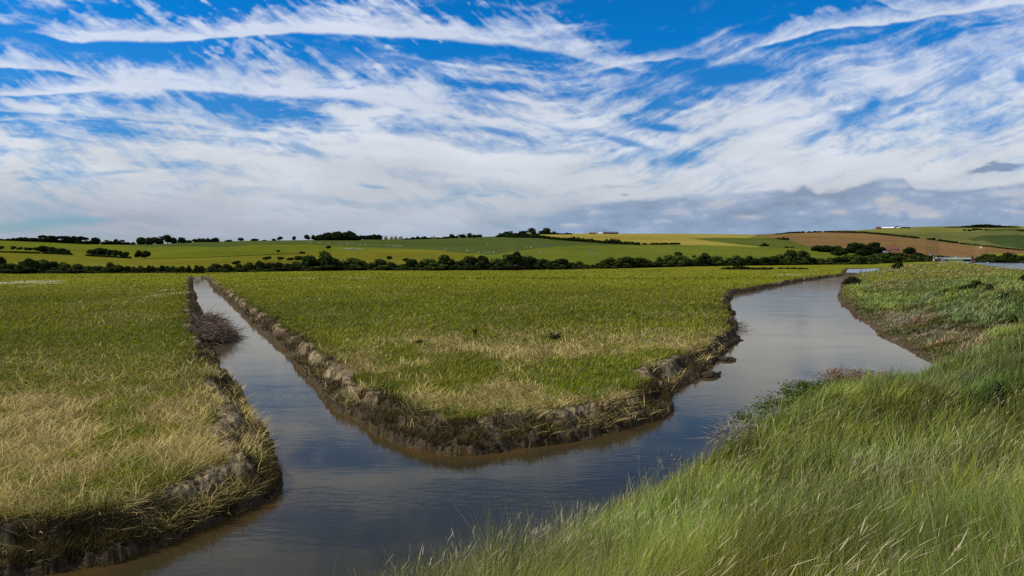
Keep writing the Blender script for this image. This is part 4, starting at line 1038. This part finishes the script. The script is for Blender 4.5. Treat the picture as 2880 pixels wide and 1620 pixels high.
# ---- near plants with real leaves and stems
mtwig = mat_attr('twigs', rough=.95, spec=.02)
def leafy(name, loc, w_, h, nleaf, nst, tone, label, cat='plant', leaf=.035, arch=.5, stemc=(.10,.07,.045), dead=0.0, seed=0, dep=None):
    g = np.random.default_rng(seed); b = MB(); dep = dep or w_
    tips = []
    for i in range(nst):
        a = g.random()*6.28; q = math.sqrt(g.random())*.35
        x0, y0 = math.cos(a)*q*w_, math.sin(a)*q*dep
        L_ = .5+.5*g.random(); dx, dy = math.cos(a)*arch*w_*.5*g.random()*1.4, math.sin(a)*arch*dep*.5*g.random()*1.4
        pts = [(x0, y0, -.05)]
        for t in (.35, .7, 1.0): pts.append((x0+dx*t+g.normal()*.03*w_, y0+dy*t+g.normal()*.03*w_, h*L_*math.sin(t*(1.5+arch*.8))/(1 if arch < .6 else .95)))
        b.tube(pts, [.007, .006, .004, .002], 4, tuple(np.array(stemc)*(.6+.8*g.random()))); tips.append(np.array(pts))
    e = bpy.data.objects.new(name, None); col.objects.link(e); e.location = loc; e.empty_display_size = .2; e['label'] = label; e['category'] = cat
    mk('stem', b.mesh('stem'), e, mat=mtwig)
    T = np.concatenate([t[1:] for t in tips]+[(t[1:]+t[:-1])/2 for t in tips])
    if nleaf:
        P = T[g.integers(0, len(T), nleaf)]+g.normal(size=(nleaf, 3))*np.array([.05*w_, .05*w_, .06*h]); P[:, 2] = np.maximum(P[:, 2], .01)
        u = g.normal(size=(nleaf, 3)); u /= np.linalg.norm(u, axis=1)[:, None]; v = np.cross(u, g.normal(size=(nleaf, 3))); v /= np.linalg.norm(v, axis=1)[:, None]
        sz = leaf*(.5+.8*g.random(nleaf))[:, None]
        V = np.stack([P-u*sz, P-v*sz*.5, P+u*sz, P+v*sz*.5], 1).reshape(-1, 3)
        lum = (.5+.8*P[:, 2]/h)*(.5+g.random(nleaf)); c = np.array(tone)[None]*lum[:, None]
        me = quads('leaves', V, np.arange(nleaf*4).reshape(-1, 4), np.repeat(c, 4, 0)); mk('leaves', me, e, mat=mleaf)
    return e
for i, (px, Y, w_, h, nl, ns, tone, lb_, arch, lf, sc) in enumerate((
    (2340, 18.6, 2.3, .68, 9000, 70, (.060,.085,.016), 'dark green bramble patch on the brow of the near bank', .6, .035, (.10,.07,.04)),
    (2245, 17.4, 1.5, .55, 5500, 50, (.068,.090,.018), 'straggling bramble at the left end of the near bank brow', .8, .03, (.10,.06,.05)),
    (2415, 19.8, 1.5, .80, 4200, 160, (.15,.085,.04), 'rusty dead bramble clump on the brow of the near bank', .7, .03, (.16,.09,.05)),
    (2180, 16.0, 1.3, .50, 3600, 40, (.070,.095,.018), 'small green bramble leaning over the channel', .9, .03, (.10,.07,.05)))):
    x, y, z = atY(px, 1000, Y); leafy('bramble_bush', (x, y, gz1(x, y)+.02), w_, h, nl, ns, tone, lb_, 'bush', lf, arch, sc, seed=300+i)
def twigs(name, loc, w_, dp, h, n, label, seed, colr=(.10,.075,.06), bias=(0, 0), rad=.007, curl=.35):
    g = np.random.default_rng(seed); b = MB()
    for i in range(n):
        a = g.random()*6.28; q = math.sqrt(g.random())*.45
        p = np.array([math.cos(a)*q*w_, math.sin(a)*q*dp, h*(1-(q/.5)**2)*g.random()])
        d = g.normal(size=3); d[2] = abs(d[2])*.35; d[:2] += np.array(bias); d /= np.linalg.norm(d)
        pts = [p.copy()]; st = (.25+.35*g.random())*min(w_, dp)*.28
        for k_ in range(4):
            d = d+g.normal(size=3)*curl*.5; d[2] -= .10; d /= np.linalg.norm(d); p = p+d*st; p[2] = max(p[2], .01); pts.append(p.copy())
        r0 = rad*(.5+g.random())
        b.tube(pts, [r0, r0*.85, r0*.7, r0*.5, r0*.3], 3, tuple(np.array(colr)*(.35+1.3*g.random())))
    return mk(name, b.mesh(name), label=label, cat='brushwood', mat=mtwig).__setattr__('location', loc)
x, y, z = atY(585, 900, 43.0); twigs('brushwood_pile', (x-.1, y, .05), 1.5, 5.0, 1.0, 1300, 'far half of the grey twiggy brushwood heap in the straight ditch', 41, rad=.016, colr=(.15,.105,.075))
x, y, z = atY(603, 940, 37.0); twigs('brushwood_pile', (x-.05, y, .03), 1.6, 5.0, 1.0, 1700, 'near half of the grey twiggy brushwood heap in the straight ditch', 42, rad=.013, colr=(.16,.115,.080))
x, y, z = atY(2092, 1190, 14.6); twigs('dead_branches', (x, y, max(gz1(x, y), .05)+.15), 1.5, 1.0, .45, 170, 'bare bleached dead branches hanging from the near bank over the water', 43, rad=.006, colr=(.22,.17,.14), bias=(-.5, 0), curl=.6)
x, y, z = atY(2092, 905, 44.0); twigs('dead_branches', (x-.5, y, .05), 1.1, 3.0, .40, 110, 'dark dead branches trailing into the water at the channel bend', 44, rad=.010, colr=(.06,.045,.035), bias=(.6, 0), curl=.5)
for px, py, wpx, hpx, lb_, sd__ in ((1560,958,36,16,'dark nettle clump standing out of the central marsh grass',51),(1180,968,18,9,'small dark dock plant left of the middle of the central marsh',52),(1336,942,10,14,'thin dark thistle in the middle of the central marsh',53),(1476,964,12,8,'small dark thistle left of the nettle clump',54)):
    x, y = at(px, py, .6); s = y/F; leafy('marsh_thistle' if 'thistle' in lb_ else 'nettle_clump', (x, y, gz1(x, y)), wpx*s, hpx*s*1.3, int(260*wpx/20), int(10+wpx/2), (.030,.046,.018), lb_, leaf=.05, seed=sd__)
x, y, z = ray_ground(2812, 1190, 3); leafy('dock_plant', (x, y, z), .22, .75, 300, 9, (.035,.050,.018), 'tall dark leafy dock stem in the foreground grass at the right', leaf=.03, arch=.2, seed=61)
mclod = mat_plain('wet_mud', (.035,.026,.017), .9, .1, nscale=14, lo=.4, hi=1.7)
def clod(px, py, wpx, lb_, sd__):
    g = random.Random(sd__); x, y = at(px, py, 0); s = y/F
    import bmesh
    bm = bmesh.new(); bmesh.ops.create_icosphere(bm, subdivisions=4, radius=.5)
    for v in bm.verts:
        c = v.co; k_ = .75+.7*(vn(np.array([c.x*3+sd__]), np.array([c.y*3+c.z*2]), 5)[0]); k2 = .8+.4*vn(np.array([c.x*11+sd__]), np.array([c.y*11+c.z*9]), 8)[0]; v.co = Vector((c.x*k_*k2*1.5, c.y*k_*k2, c.z*k_*k2*.45))
    me = bpy.data.meshes.new('mud_clod'); bm.to_mesh(me); bm.free(); me.polygons.foreach_set('use_smooth', [True]*len(me.polygons))
    o = mk('mud_clod', me, label=lb_, cat='mud lump', mat=mclod); o.location = (x, y, .02); o.scale = (wpx*s/1.3,)*3; o.rotation_euler[2] = g.random()*3
for a_ in ((2074,957,22,'slumped mud lump at the water edge by the trailing branches',1),(2040,1012,40,'largest slumped mud lump below the central marsh edge',2),(2024,1048,10,'tiny mud lump alone in the water of the bend',3),(1996,1058,50,'broad mud lump at the foot of the central marsh corner',4),(2062,876,12,'small mud lump at the narrow channel bend',5)):
    clod(*a_)
# ================================================================= BUILDINGS AND SMALL THINGS
WALLM = {'cream': mat_plain('cream_render', (.58,.50,.40), .9, .1), 'brick': mat_plain('red_brick', (.17,.075,.05), .9, .1), 'orange': mat_plain('orange_brick', (.42,.22,.08), .9, .1),
         'white': mat_plain('white_paint', (.80,.79,.76), .8, .2), 'dark': mat_plain('dark_boards', (.05,.045,.04), .9, .1), 'pink': mat_plain('pink_render', (.50,.33,.28), .9, .1)}
ROOFM = {'tan': mat_plain('tan_tiles', (.36,.27,.21), .9, .1), 'red': mat_plain('red_tiles', (.12,.052,.036), .9, .1), 'slate': mat_plain('slate', (.10,.10,.115), .6, .3), 'brown': mat_plain('brown_tiles', (.17,.10,.08), .9, .1),
         'white': mat_plain('pale_sheet', (.75,.72,.68), .6, .3), 'dark': mat_plain('dark_sheet', (.06,.055,.055), .7, .2)}
mwin = mat_plain('window_glass', (.03,.035,.04), .4, .3); mfrm = mat_plain('frame_paint', (.42,.40,.36), .6, .3)
def house(name, px, base, wpx, wall_px, roof_px, depth, wall, roof, label, gable=False, chim=1, wins=2, rz=0.0, hip=0.0, cat='house', lift=0.0, Yo=None):
    p = hill_at(px, base); Y = p[1]; s = Y/F
    if Yo is not None: p = hill_depth(px, Y+Yo); s = p[1]/F
    w_, hw, hr = wpx*s, wall_px*s, roof_px*s
    e = bpy.data.objects.new(name, None); col.objects.link(e); e.location = (p[0], p[1], gz1(p[0], p[1])-.3+lift); e.rotation_euler = (0, 0, rz - math.atan2(p[0], p[1])); e['label'] = label; e['category'] = cat
    X, D = w_/2, depth/2
    b = MB(); b.box(-X, X, -D, D, -1.2, hw)
    if gable: b.add([(-X,-D,hw),(X,-D,hw),(0,-D,hw+hr*.93),(-X,D,hw),(X,D,hw),(0,D,hw+hr*.93)], [(0,1,2),(4,3,5)])
    elif hip == 0: b.add([(-X,-D,hw),(-X,D,hw),(-X,0,hw+hr*.93),(X,-D,hw),(X,D,hw),(X,0,hw+hr*.93)], [(1,0,2),(3,4,5)])
    mk('wall', b.mesh('wall'), e, mat=WALLM[wall])
    r = MB(); o = .35; t = .22
    if gable:
        for sg in (-1, 1):
            r.add([(0,-D-o,hw+hr),(0,D+o,hw+hr),(sg*(X+o),D+o,hw-.15),(sg*(X+o),-D-o,hw-.15),(0,-D-o,hw+hr+t),(0,D+o,hw+hr+t),(sg*(X+o),D+o,hw-.15+t),(sg*(X+o),-D-o,hw-.15+t)],
                  [(0,1,2,3),(7,6,5,4),(0,3,7,4),(1,5,6,2),(2,6,7,3)])
    else:
        hx = X+o-hip*X
        r.add([(-X-o,-D-o,hw),(X+o,-D-o,hw),(X+o,D+o,hw),(-X-o,D+o,hw),(-hx,0,hw+hr),(hx,0,hw+hr)], [(0,1,5,4),(1,2,5),(2,3,4,5),(3,0,4),(0,3,2,1)])
    ro = mk('roof', r.mesh('roof'), e, mat=ROOFM[roof])
    for k_ in range(chim):
        c = MB(); cx = (-.5+k_)*X*.9 if chim > 1 else X*.35
        c.box(cx-.45, cx+.45, -.4, .4, hw+hr*.4, hw+hr+1.5); mk('chimney', c.mesh('chimney'), ro, mat=WALLM['brick'])
    for k_ in range(wins):
        wx_ = (-X*.6+1.2*X*(k_+.5)/wins) if wins > 1 else 0
        f = MB(); f.box(wx_-.65, wx_+.65, -D-.06, -D+.02, hw*.42, hw*.42+1.3); fo = mk('window', f.mesh('window'), e, mat=mfrm)
        f = MB(); f.box(wx_-.52, wx_-.05, -D-.09, -D-.05, hw*.42+.12, hw*.42+1.18); f.box(wx_+.05, wx_+.52, -D-.09, -D-.05, hw*.42+.12, hw*.42+1.18); mk('pane', f.mesh('pane'), fo, mat=mwin)
    return e
house('farmhouse', 1486, 662.5, 15, 6.5, 6.0, 7, 'cream', 'tan', 'pale gabled farmhouse on the skyline in front of a leaning tree', True, 0, 2)
house('cottage', 1085.5, 672.5, 9, 3.5, 4, 7, 'orange', 'brown', 'orange brick cottage with two chimneys on the skyline', False, 2, 2)
house('cottage', 1101, 672.5, 8, 3.5, 3.5, 7, 'pink', 'brown', 'small pinkish cottage second in the skyline row of cottages', False, 1, 1)
house('cottage', 1112.5, 672.5, 9, 3.5, 4, 7, 'pink', 'brown', 'pinkish cottage third in the skyline row beside the dark roofed house', False, 1, 2)
house('cottage', 1127, 672.5, 14, 3, 6, 9, 'white', 'slate', 'house with tall dark pyramid roof at the right of the cottage row', False, 0, 2, hip=.85)
house('cottage', 1052, 672, 10, 4, 6, 8, 'white', 'brown', 'cottage half hidden in trees right of the big skyline wood', True, 0, 1, Yo=-10)
house('bungalow', 1218, 670, 14, 2, 3, 8, 'pink', 'red', 'low red roofed bungalow with chimney alone on the skyline', False, 1, 1)
house('barn', 1718, 658, 40, 2.5, 4.5, 12, 'dark', 'dark', 'long low dark barn on the skyline above the yellow field', False, 0, 0, cat='barn')
house('barn', 1666, 658, 18, 2.5, 3, 9, 'dark', 'brown', 'short brown barn left of the long dark barn', False, 0, 0, cat='barn')
house('barn', 1686, 658, 16, 2.5, 1.8, 8, 'white', 'white', 'pale low shed between the two skyline barns', False, 0, 0, cat='barn')
house('barn', 2471, 644.5, 15, 3.5, 4.0, 12, 'brick', 'red', 'red brick barn on the right skyline', False, 0, 0, hip=.5, cat='barn')
house('barn', 2496, 643, 32, 1.8, 3.0, 14, 'brick', 'white', 'long barn with pale roof on the right skyline', False, 0, 0, cat='barn')
house('farmhouse', 2524, 641, 14, 4, 2.0, 9, 'white', 'slate', 'white farmhouse on the right skyline beside the barns', False, 1, 2)
house('brick_house', 2510, 708, 34, 8, 10, 8, 'brick', 'red', 'brick house with red tiled roof among trees below the brown field', False, 1, 3, hip=.25)
house('outbuilding', 2492, 709, 20, 6, 4, 5, 'brick', 'red', 'low lean-to building left of the brick house', False, 0, 0, cat='outbuilding')

hedge([(px, 642, 638.5, 10) for px in (2514, 2536, 2544, 2552)], 'low hedge running right from the white skyline farmhouse', 0, 9)
mpole = mat_plain('weathered_wood', (.16,.12,.09), .9, .1)
mgrey = mat_plain('galvanised_metal', (.35,.36,.37), .5, .4, .3)
mwhite = mat_plain('white_enamel', (.8,.8,.8), .4, .4); mblue = mat_plain('sign_purple', (.16,.15,.32), .4, .4); mred = mat_plain('red_paint', (.45,.05,.04), .5, .4)
def pole(px, base, top, lb_, name='telegraph_pole', rad=.24, arm=True, hill=True, thick=1.0):
    p = hill_at(px, base); s = p[1]/F; h = (base-top)*s
    e = bpy.data.objects.new(name, None); col.objects.link(e); e.location = (p[0], p[1], gz1(p[0], p[1])-.3); e['label'] = lb_; e['category'] = 'pole'
    b = MB(); b.tube([(0,0,0),(0,0,h+.3)], [rad*thick, rad*.7*thick], 8); mk('post', b.mesh('post'), e, mat=mpole)
    if arm:
        b = MB(); b.box(-.9, .9, -.08, .08, h-.5, h-.34); mk('crossarm', b.mesh('crossarm'), e, mat=mpole)
        for k_ in (-.75, -.3, .3, .75):
            b = MB(); b.tube([(k_,0,h-.34),(k_,0,h-.14)], .05, 6); mk('insulator', b.mesh('insulator'), e, mat=mwhite)
    return e, h
pole(1615, 658.5, 651, 'first thin pole on the skyline left of the dark barns', thick=.9)
pole(1647, 658.5, 652, 'second thin pole on the skyline just left of the dark barns', thick=.9)
pole(1696, 658, 644, 'tallest thin mast rising between the skyline barns', thick=1.1, arm=False)
pole(1679, 658, 650.5, 'stubby dark stack beside the short brown skyline barn', name='stack', thick=5, arm=False)
pole(2633, 730, 698, 'tall telegraph pole behind the walkers on the embankment', thick=1.0)
e, h = pole(2758, 729, 697, 'red and white lamp mast beyond the bridge', name='lamp_mast', arm=False, thick=.8)
b = MB(); b.tube([(0,0,h),(0,0,h+.9)], .42, 8); mk('lamp', b.mesh('lamp'), e, mat=mwhite)
e, h = pole(2615, 730, 715, 'round road sign on its post left of the walkers', name='road_sign', arm=False, thick=.9)
b = MB(); b.tube([(0,-.25,h-.4),(0,-.33,h-.4)], 1.0, 20); so_ = mk('sign_face', b.mesh('sign_face'), e, mat=mblue)
b = MB(); b.tube([(0,-.33,h-.4),(0,-.37,h-.4)], .66, 16); mk('disc', b.mesh('disc'), so_, mat=mwhite)
# bridge over the river
Yb = 500.0
def X_(px, Y=Yb): return (px-1440)/F*Y
eb = bpy.data.objects.new('road_bridge', None); col.objects.link(eb); eb.location = (X_(2700), Yb, 1.2); eb['label'] = 'white railed road bridge across the wide river'; eb['category'] = 'bridge'
def bx_(nm, x0, x1, y0, y1, z0, z1, m, par=eb, steps=None):
    b = MB(); b.box(x0, x1, y0, y1, z0, z1); return mk(nm, b.mesh(nm), par, mat=m)
xl, xr = X_(2655)-X_(2700), X_(2732)-X_(2700)
mcon = mat_plain('concrete', (.30,.28,.25), .9, .1); mrail = mat_plain('rail_paint', (.66,.70,.60), .6, .3)
bx_('deck', xl, xr, 0, 7, 1.35, 1.75, mcon)
bx_('parapet', xl, xr, -.25, 0, 1.55, 2.75, mrail)
bx_('parapet', xl, xr, 7, 7.25, 1.55, 2.75, mrail)
for k_ in range(9):
    xx = xl+(xr-xl)*k_/8; bx_('railing_post', xx-.08, xx+.08, -.12, .0, 2.75, 3.4, mgrey)
bx_('handrail', xl, xr, -.14, .02, 3.4, 3.52, mgrey)
bx_('abutment', xr, X_(2750)-X_(2700), -1, 8, -1.2, 2.3, WALLM['brick'])
bx_('abutment', xl-9, xl, -1, 8, -1.2, 2.3, mcon)
bx_('pier', xr-1.3, xr-.2, -.6, 7.4, -1.2, 1.35, WALLM['dark'])
bx_('pillar', xr-.5, xr+.5, -.9, -.3, -1.2, 3.8, WALLM['dark'])
# vehicles (a few pixels each)
mtyre = mat_plain('tyre', (.02,.02,.02), .8, .2); mglass = mwin
def car(name, x, y, z, L_, Hh, paint, label, rz=0.0, van=False):
    e = bpy.data.objects.new(name, None); col.objects.link(e); e.location = (x, y, z); e.rotation_euler = (0, 0, rz); e['label'] = label; e['category'] = 'van' if van else 'car'
    import bmesh
    h1 = Hh*.58; X = L_/2
    prof = [(-X,.3),(-X,h1*.95),(-X*.92,h1),(-X*(.9 if van else .78),Hh*.97),(-X*.55,Hh),(X*(.45 if van else .15),Hh),(X*(.62 if van else .45),h1*1.02),(X*.95,h1*.85),(X,h1*.6),(X,.3)]
    b = MB(); n = len(prof); vs = [(a, -.85, c) for a, c in prof]+[(a, .85, c) for a, c in prof]
    b.add(vs, [tuple(range(n)), tuple(range(2*n-1, n-1, -1))]+[(i, i+n, (i+1) % n+n, (i+1) % n) for i in range(n)]); mk('body', b.mesh('body'), e, mat=paint)
    b = MB(); b.box(-X*.6, X*.1 if not van else X*.4, -.88, -.855, h1*1.05, Hh*.92); mk('side_window', b.mesh('side_window'), e, mat=mglass)
    for sx in (-.62, .62):
        for sy in (-.86, .70):
            b = MB(); b.tube([(sx*X, sy, .32),(sx*X, sy+.16, .32)], .32, 14); mk('wheel', b.mesh('wheel'), e, mat=mtyre)
    return e
car('parked_car', X_(2694, 503), 503.5, 2.95, 4.2, 1.45, mat_plain('blue_grey_paint', (.30,.38,.48), .3, .6), 'pale blue car crossing the white railed bridge')
p = hill_at(2481, 712.5); car('parked_van', p[0], p[1]-4, gz1(p[0], p[1]-4)+.6, 3.4, 1.6, mwhite, 'white van among bushes below the brick house', van=True)
# skin-modifier figures
def skin_mesh(name, verts, edges, radii, root=0, sub=1):
    me = bpy.data.meshes.new(name+'_cage'); me.from_pydata(verts, edges, []); o = bpy.data.objects.new(name+'_cage', me); col.objects.link(o)
    md = o.modifiers.new('s', 'SKIN'); md.use_smooth_shade = True
    for i, r in enumerate(radii):
        sv = me.skin_vertices[0].data[i]; sv.radius = (r, r) if not isinstance(r, tuple) else r; sv.use_root = (i == root)
    s2 = o.modifiers.new('u', 'SUBSURF'); s2.levels = sub; s2.render_levels = sub
    dg = bpy.context.evaluated_depsgraph_get(); dg.update(); ev = o.evaluated_get(dg)
    out = bpy.data.meshes.new_from_object(ev); out.name = name
    bpy.data.objects.remove(o); bpy.data.meshes.remove(me); return out
sheep_v = [(0,0,.62),(.42,0,.64),(-.42,0,.62),(.58,0,.78),(.78,0,.80),(.40,.14,.35),(.40,.14,.0),(.40,-.14,.35),(.40,-.14,.0),(-.40,.14,.35),(-.40,.14,0),(-.40,-.14,.35),(-.40,-.14,0),(-.60,0,.55)]
sheep_e = [(0,1),(0,2),(1,3),(3,4),(1,5),(5,6),(1,7),(7,8),(2,9),(9,10),(2,11),(11,12),(2,13)]
smesh = skin_mesh('sheep', sheep_v, sheep_e, [.27,.23,.25,.13,.08,.07,.045,.07,.045,.08,.045,.08,.045,.07])
graze = [list(v) for v in sheep_v]; graze[3] = (.62,0,.45); graze[4] = (.74,0,.18)
smesh2 = skin_mesh('sheep', graze, sheep_e, [.27,.23,.25,.13,.08,.07,.045,.07,.045,.08,.045,.08,.045,.07])
mwool = mat_plain('wool', (.40,.37,.31), .95, .05, nscale=20, lo=.8, hi=1.1)
smesh.materials.append(mwool); smesh2.materials.append(mwool)
def sheep(px, py, label, group):
    p = hill_at(px, py); o = bpy.data.objects.new('sheep', random.choice([smesh, smesh2])); col.objects.link(o)
    o.location = (p[0], p[1], gz1(p[0], p[1])); o.rotation_euler[2] = random.choice([0, math.pi])+random.uniform(-.5, .5); o.scale = (.95,)*3; o['label'] = label; o['category'] = 'sheep'; o['group'] = group
for i in range(26): sheep(957+i*2.55+random.uniform(-.7, .7), 701.8+random.uniform(-.5, .5), 'white sheep in the tight line right of the mushroom shaped tree', 'sheep bunched in a line on the slope')
for px, py in ((864,682),(870,683),(876,684),(893,683.5),(899,685),(904,684.5),(920,687),(926,686.5)): sheep(px, py, 'sheep in the loose string near the left of the big skyline wood', 'sheep strung out below the big wood')
for px, py in ((953,687),(978,690),(982,690),(990,685),(1008,688),(1013,689),(1027,689),(1030,689),(1046,690),(1057,690),(961,684),(976,684)): sheep(px, py, 'sheep scattered on the dark grass below the big skyline wood', 'sheep scattered below the big wood')
for px, py in ((1091,692),(1098,693),(1105,693.5),(1109,693.5),(1113,693.5),(1117,693.5),(1121,693.5),(1127,693.5),(1130,694)): sheep(px, py, 'sheep in the row below the pink cottages', 'sheep in a row below the cottages')
for px, py in ((1220,701),(1254,703.5),(1257,703.5),(1314,706.5),(1318,706.5),(1347,713),(1367,713.5),(1377,712),(1388,712),(1371,689),(1480,698),(1494,698),(1521,711)): sheep(px, py, 'widely scattered white sheep on the middle slope', 'sheep scattered on the middle slope')
# feeding trough and hide on the slope
def trough(px, py, w_, lb_, nm, h=1.0):
    p = hill_at(px, py); e = bpy.data.objects.new(nm, None); col.objects.link(e); e.location = (p[0], p[1], gz1(p[0], p[1])-.1); e['label'] = lb_; e['category'] = 'feeder'
    X = w_/2; b = MB(); b.box(-X, X, -.6, -.5, .3, h); b.box(-X, X, .5, .6, .3, h); b.box(-X, -X+.1, -.5, .5, .3, h); b.box(X-.1, X, -.5, .5, .3, h); b.box(-X+.1, X-.1, -.5, .5, .3, .4); mk('tray', b.mesh('tray'), e, mat=mgrey)
    for k_ in range(4):
        b = MB(); xx = (-X+.1, X-.2)[k_ % 2]; yy = (-.5, .4)[k_//2]; b.box(xx, xx+.1, yy, yy+.1, -.2, .3); mk('leg', b.mesh('leg'), e, mat=mpole)
    b = MB(); b.box(-X-.2, X+.2, -.8, .8, h+.5, h+.6); mk('cover', b.mesh('cover'), e, mat=WALLM['dark'])
trough(1535, 692.5, 5.5, 'covered feed trough on the slope below the hedge', 'feed_trough')
trough(1663, 708.5, 2.0, 'small covered feeder alone on the bright green slope', 'feed_trough', 1.3)
# walkers on the embankment
skinm = mat_plain('skin', (.50,.30,.22), .6, .3)
def person(px, py, Y, shirt, legs, hair, label, hatc=None, ph=0.0, sc=1.0, rz=0.0):
    x, y, z = atY(px, py, Y); z = max(gz1(x, y), H+ray(px, py)[1]*Y)
    e = bpy.data.objects.new('person', None); col.objects.link(e); e.location = (x, y, z); e['label'] = label; e['category'] = 'person'; e.rotation_euler[2] = rz; e.scale = (sc,)*3
    s = .16*math.sin(ph)
    V = [(0,0,.95),(0,0,1.2),(0,0,1.42),(0,0,1.52),(0,-.01,1.62),(0,0,1.70),(.19,0,1.40),(.24,s*.5,1.15),(.26,-.05+s,.92),(.27,-.07+s,.80),(-.19,0,1.40),(-.24,-s*.5,1.15),(-.26,-.05-s,.92),(-.27,-.07-s,.80),
         (.10,0,.88),(.11,-.03-s,.48),(.12,.02-s*1.6,.07),(.12,-.14-s*1.6,.04),(-.10,0,.88),(-.11,-.03+s,.48),(-.12,.02+s*1.6,.07),(-.12,-.14+s*1.6,.04)]
    E = [(0,1),(1,2),(2,3),(3,4),(4,5),(2,6),(6,7),(7,8),(8,9),(2,10),(10,11),(11,12),(12,13),(0,14),(14,15),(15,16),(16,17),(0,18),(18,19),(19,20),(20,21)]
    R = [.13,.12,.12,.055,.09,.07,.06,.045,.032,.03,.06,.045,.032,.03,.085,.06,.04,.035,.085,.06,.04,.035]
    mk('body', skin_mesh('body', V, E, R, 0, 1), e, mat=skinm)
    sh_i = [0,1,2,6,7,10,11]; mp = {a: i for i, a in enumerate(sh_i)}
    mk('shirt', skin_mesh('shirt', [V[i] for i in sh_i], [(mp[a], mp[b]) for a, b in E if a in mp and b in mp], [.165,.155,.150,.085,.07,.085,.07], 0, 1), e, mat=shirt)
    tr_i = [0,14,15,16,18,19,20]; mp = {a: i for i, a in enumerate(tr_i)}
    mk('trousers', skin_mesh('trousers', [V[i] for i in tr_i], [(mp[a], mp[b]) for a, b in E if a in mp and b in mp], [.15,.105,.08,.06,.105,.08,.06], 0, 1), e, mat=legs)
    b = MB()
    import bmesh
    bm = bmesh.new(); bmesh.ops.create_uvsphere(bm, u_segments=12, v_segments=8, radius=.115)
    for v in bm.verts: v.co = Vector((v.co.x, v.co.y+.015, max(v.co.z, -.03)*.95))
    hm = bpy.data.meshes.new('hair'); bm.to_mesh(hm); bm.free(); ho = mk('hat' if hatc else 'hair', hm, e, mat=hatc or hair); ho.location = (0, 0, 1.70)
cpink = mat_plain('pink_cloth', (.75,.45,.42), .9, .1); cteal = mat_plain('teal_cloth', (.08,.22,.22), .9, .1); cwhite = mat_plain('white_cloth', (.8,.8,.78), .9, .1); cnavy = mat_plain('navy_cloth', (.03,.04,.10), .9, .1); cred = mat_plain('dark_red_cloth', (.25,.03,.05), .9, .1); chair_ = mat_plain('dark_hair', (.04,.025,.015), .8, .2); cdark = mat_plain('black_cloth', (.02,.02,.025), .9, .1)
person(2626, 735.5, 262, cteal, cwhite, chair_, 'walker in teal top and pale hat, leftmost of the group on the embankment', cpink, .9)
person(2633, 735, 264, cwhite, cdark, chair_, 'walker in white shirt second from left on the embankment', None, 2.2, 1.05)
person(2638, 735, 268, cnavy, cred, chair_, 'walker in navy top and dark red trousers third in the group', None, .3)
person(2642.5, 735, 266, cred, cnavy, chair_, 'walker in dark red top with pale pink hat, rightmost of the group', cpink, 1.6, .97)
# gull on the far river bank
gv = [(0,0,.16),(.14,0,.20),(.20,0,.27),(.26,0,.27),(-.14,0,.15),(-.24,0,.15),(.02,.03,.08),(.02,.03,0),(.02,-.03,.08),(.02,-.03,0)]
gm = skin_mesh('gull', gv, [(0,1),(1,2),(2,3),(0,4),(4,5),(0,6),(6,7),(0,8),(8,9)], [.09,.07,.045,.012,.07,.03,.012,.01,.012,.01])
x, y, z = atY(2779, 727, 395); o = mk('gull', gm, label='white gull standing on the grass beyond the wide river', cat='bird', mat=mwhite); o.location = (x, y, gz1(x, y)); o.scale = (3.2,)*3
# sluice posts between channel and pool
x, y, z = atY(2421, 775, 168)
e = bpy.data.objects.new('sluice_frame', None); col.objects.link(e); e.location = (x, y, 0); e['label'] = 'leaning timber posts on the mud dam between channel and far pool'; e['category'] = 'posts'
for pts in ([(0,0,-.2),(.05,0,1.55)], [(-.55,.1,-.2),(-.15,0,1.0)]):
    b = MB(); b.tube(pts, .10, 7); mk('post', b.mesh('post'), e, mat=mpole)
b = MB(); b.tube([(-.3,0,.55),(.04,0,.9)], .06, 6); mk('brace', b.mesh('brace'), e, mat=mpole)
dm = MB()
# low plank weir closing the straight ditch
x0, _ = at(540, 783, 0); x1, _ = at(578, 783, 0); Yw = at(560, 783, 0)[1]
e = bpy.data.objects.new('plank_weir', None); col.objects.link(e); e.location = ((x0+x1)/2, Yw-1, 0); e['label'] = 'low pale plank weir across the far end of the straight ditch'; e['category'] = 'weir'
b = MB(); b.box(-(x1-x0)/2-.3, (x1-x0)/2+.3, -.1, .1, -.3, .28); mk('plank', b.mesh('plank'), e, mat=mat_plain('bleached_wood', (.42,.34,.28), .9, .1))
for k_ in (-1, 1):
    b = MB(); b.tube([(k_*(x1-x0)/2*.8, -.2, -.3),(k_*(x1-x0)/2*.8+.1, -.2, .75)], .12, 6); mk('post', b.mesh('post'), e, mat=mpole)
x, y = at(2672, 748, 2.6)
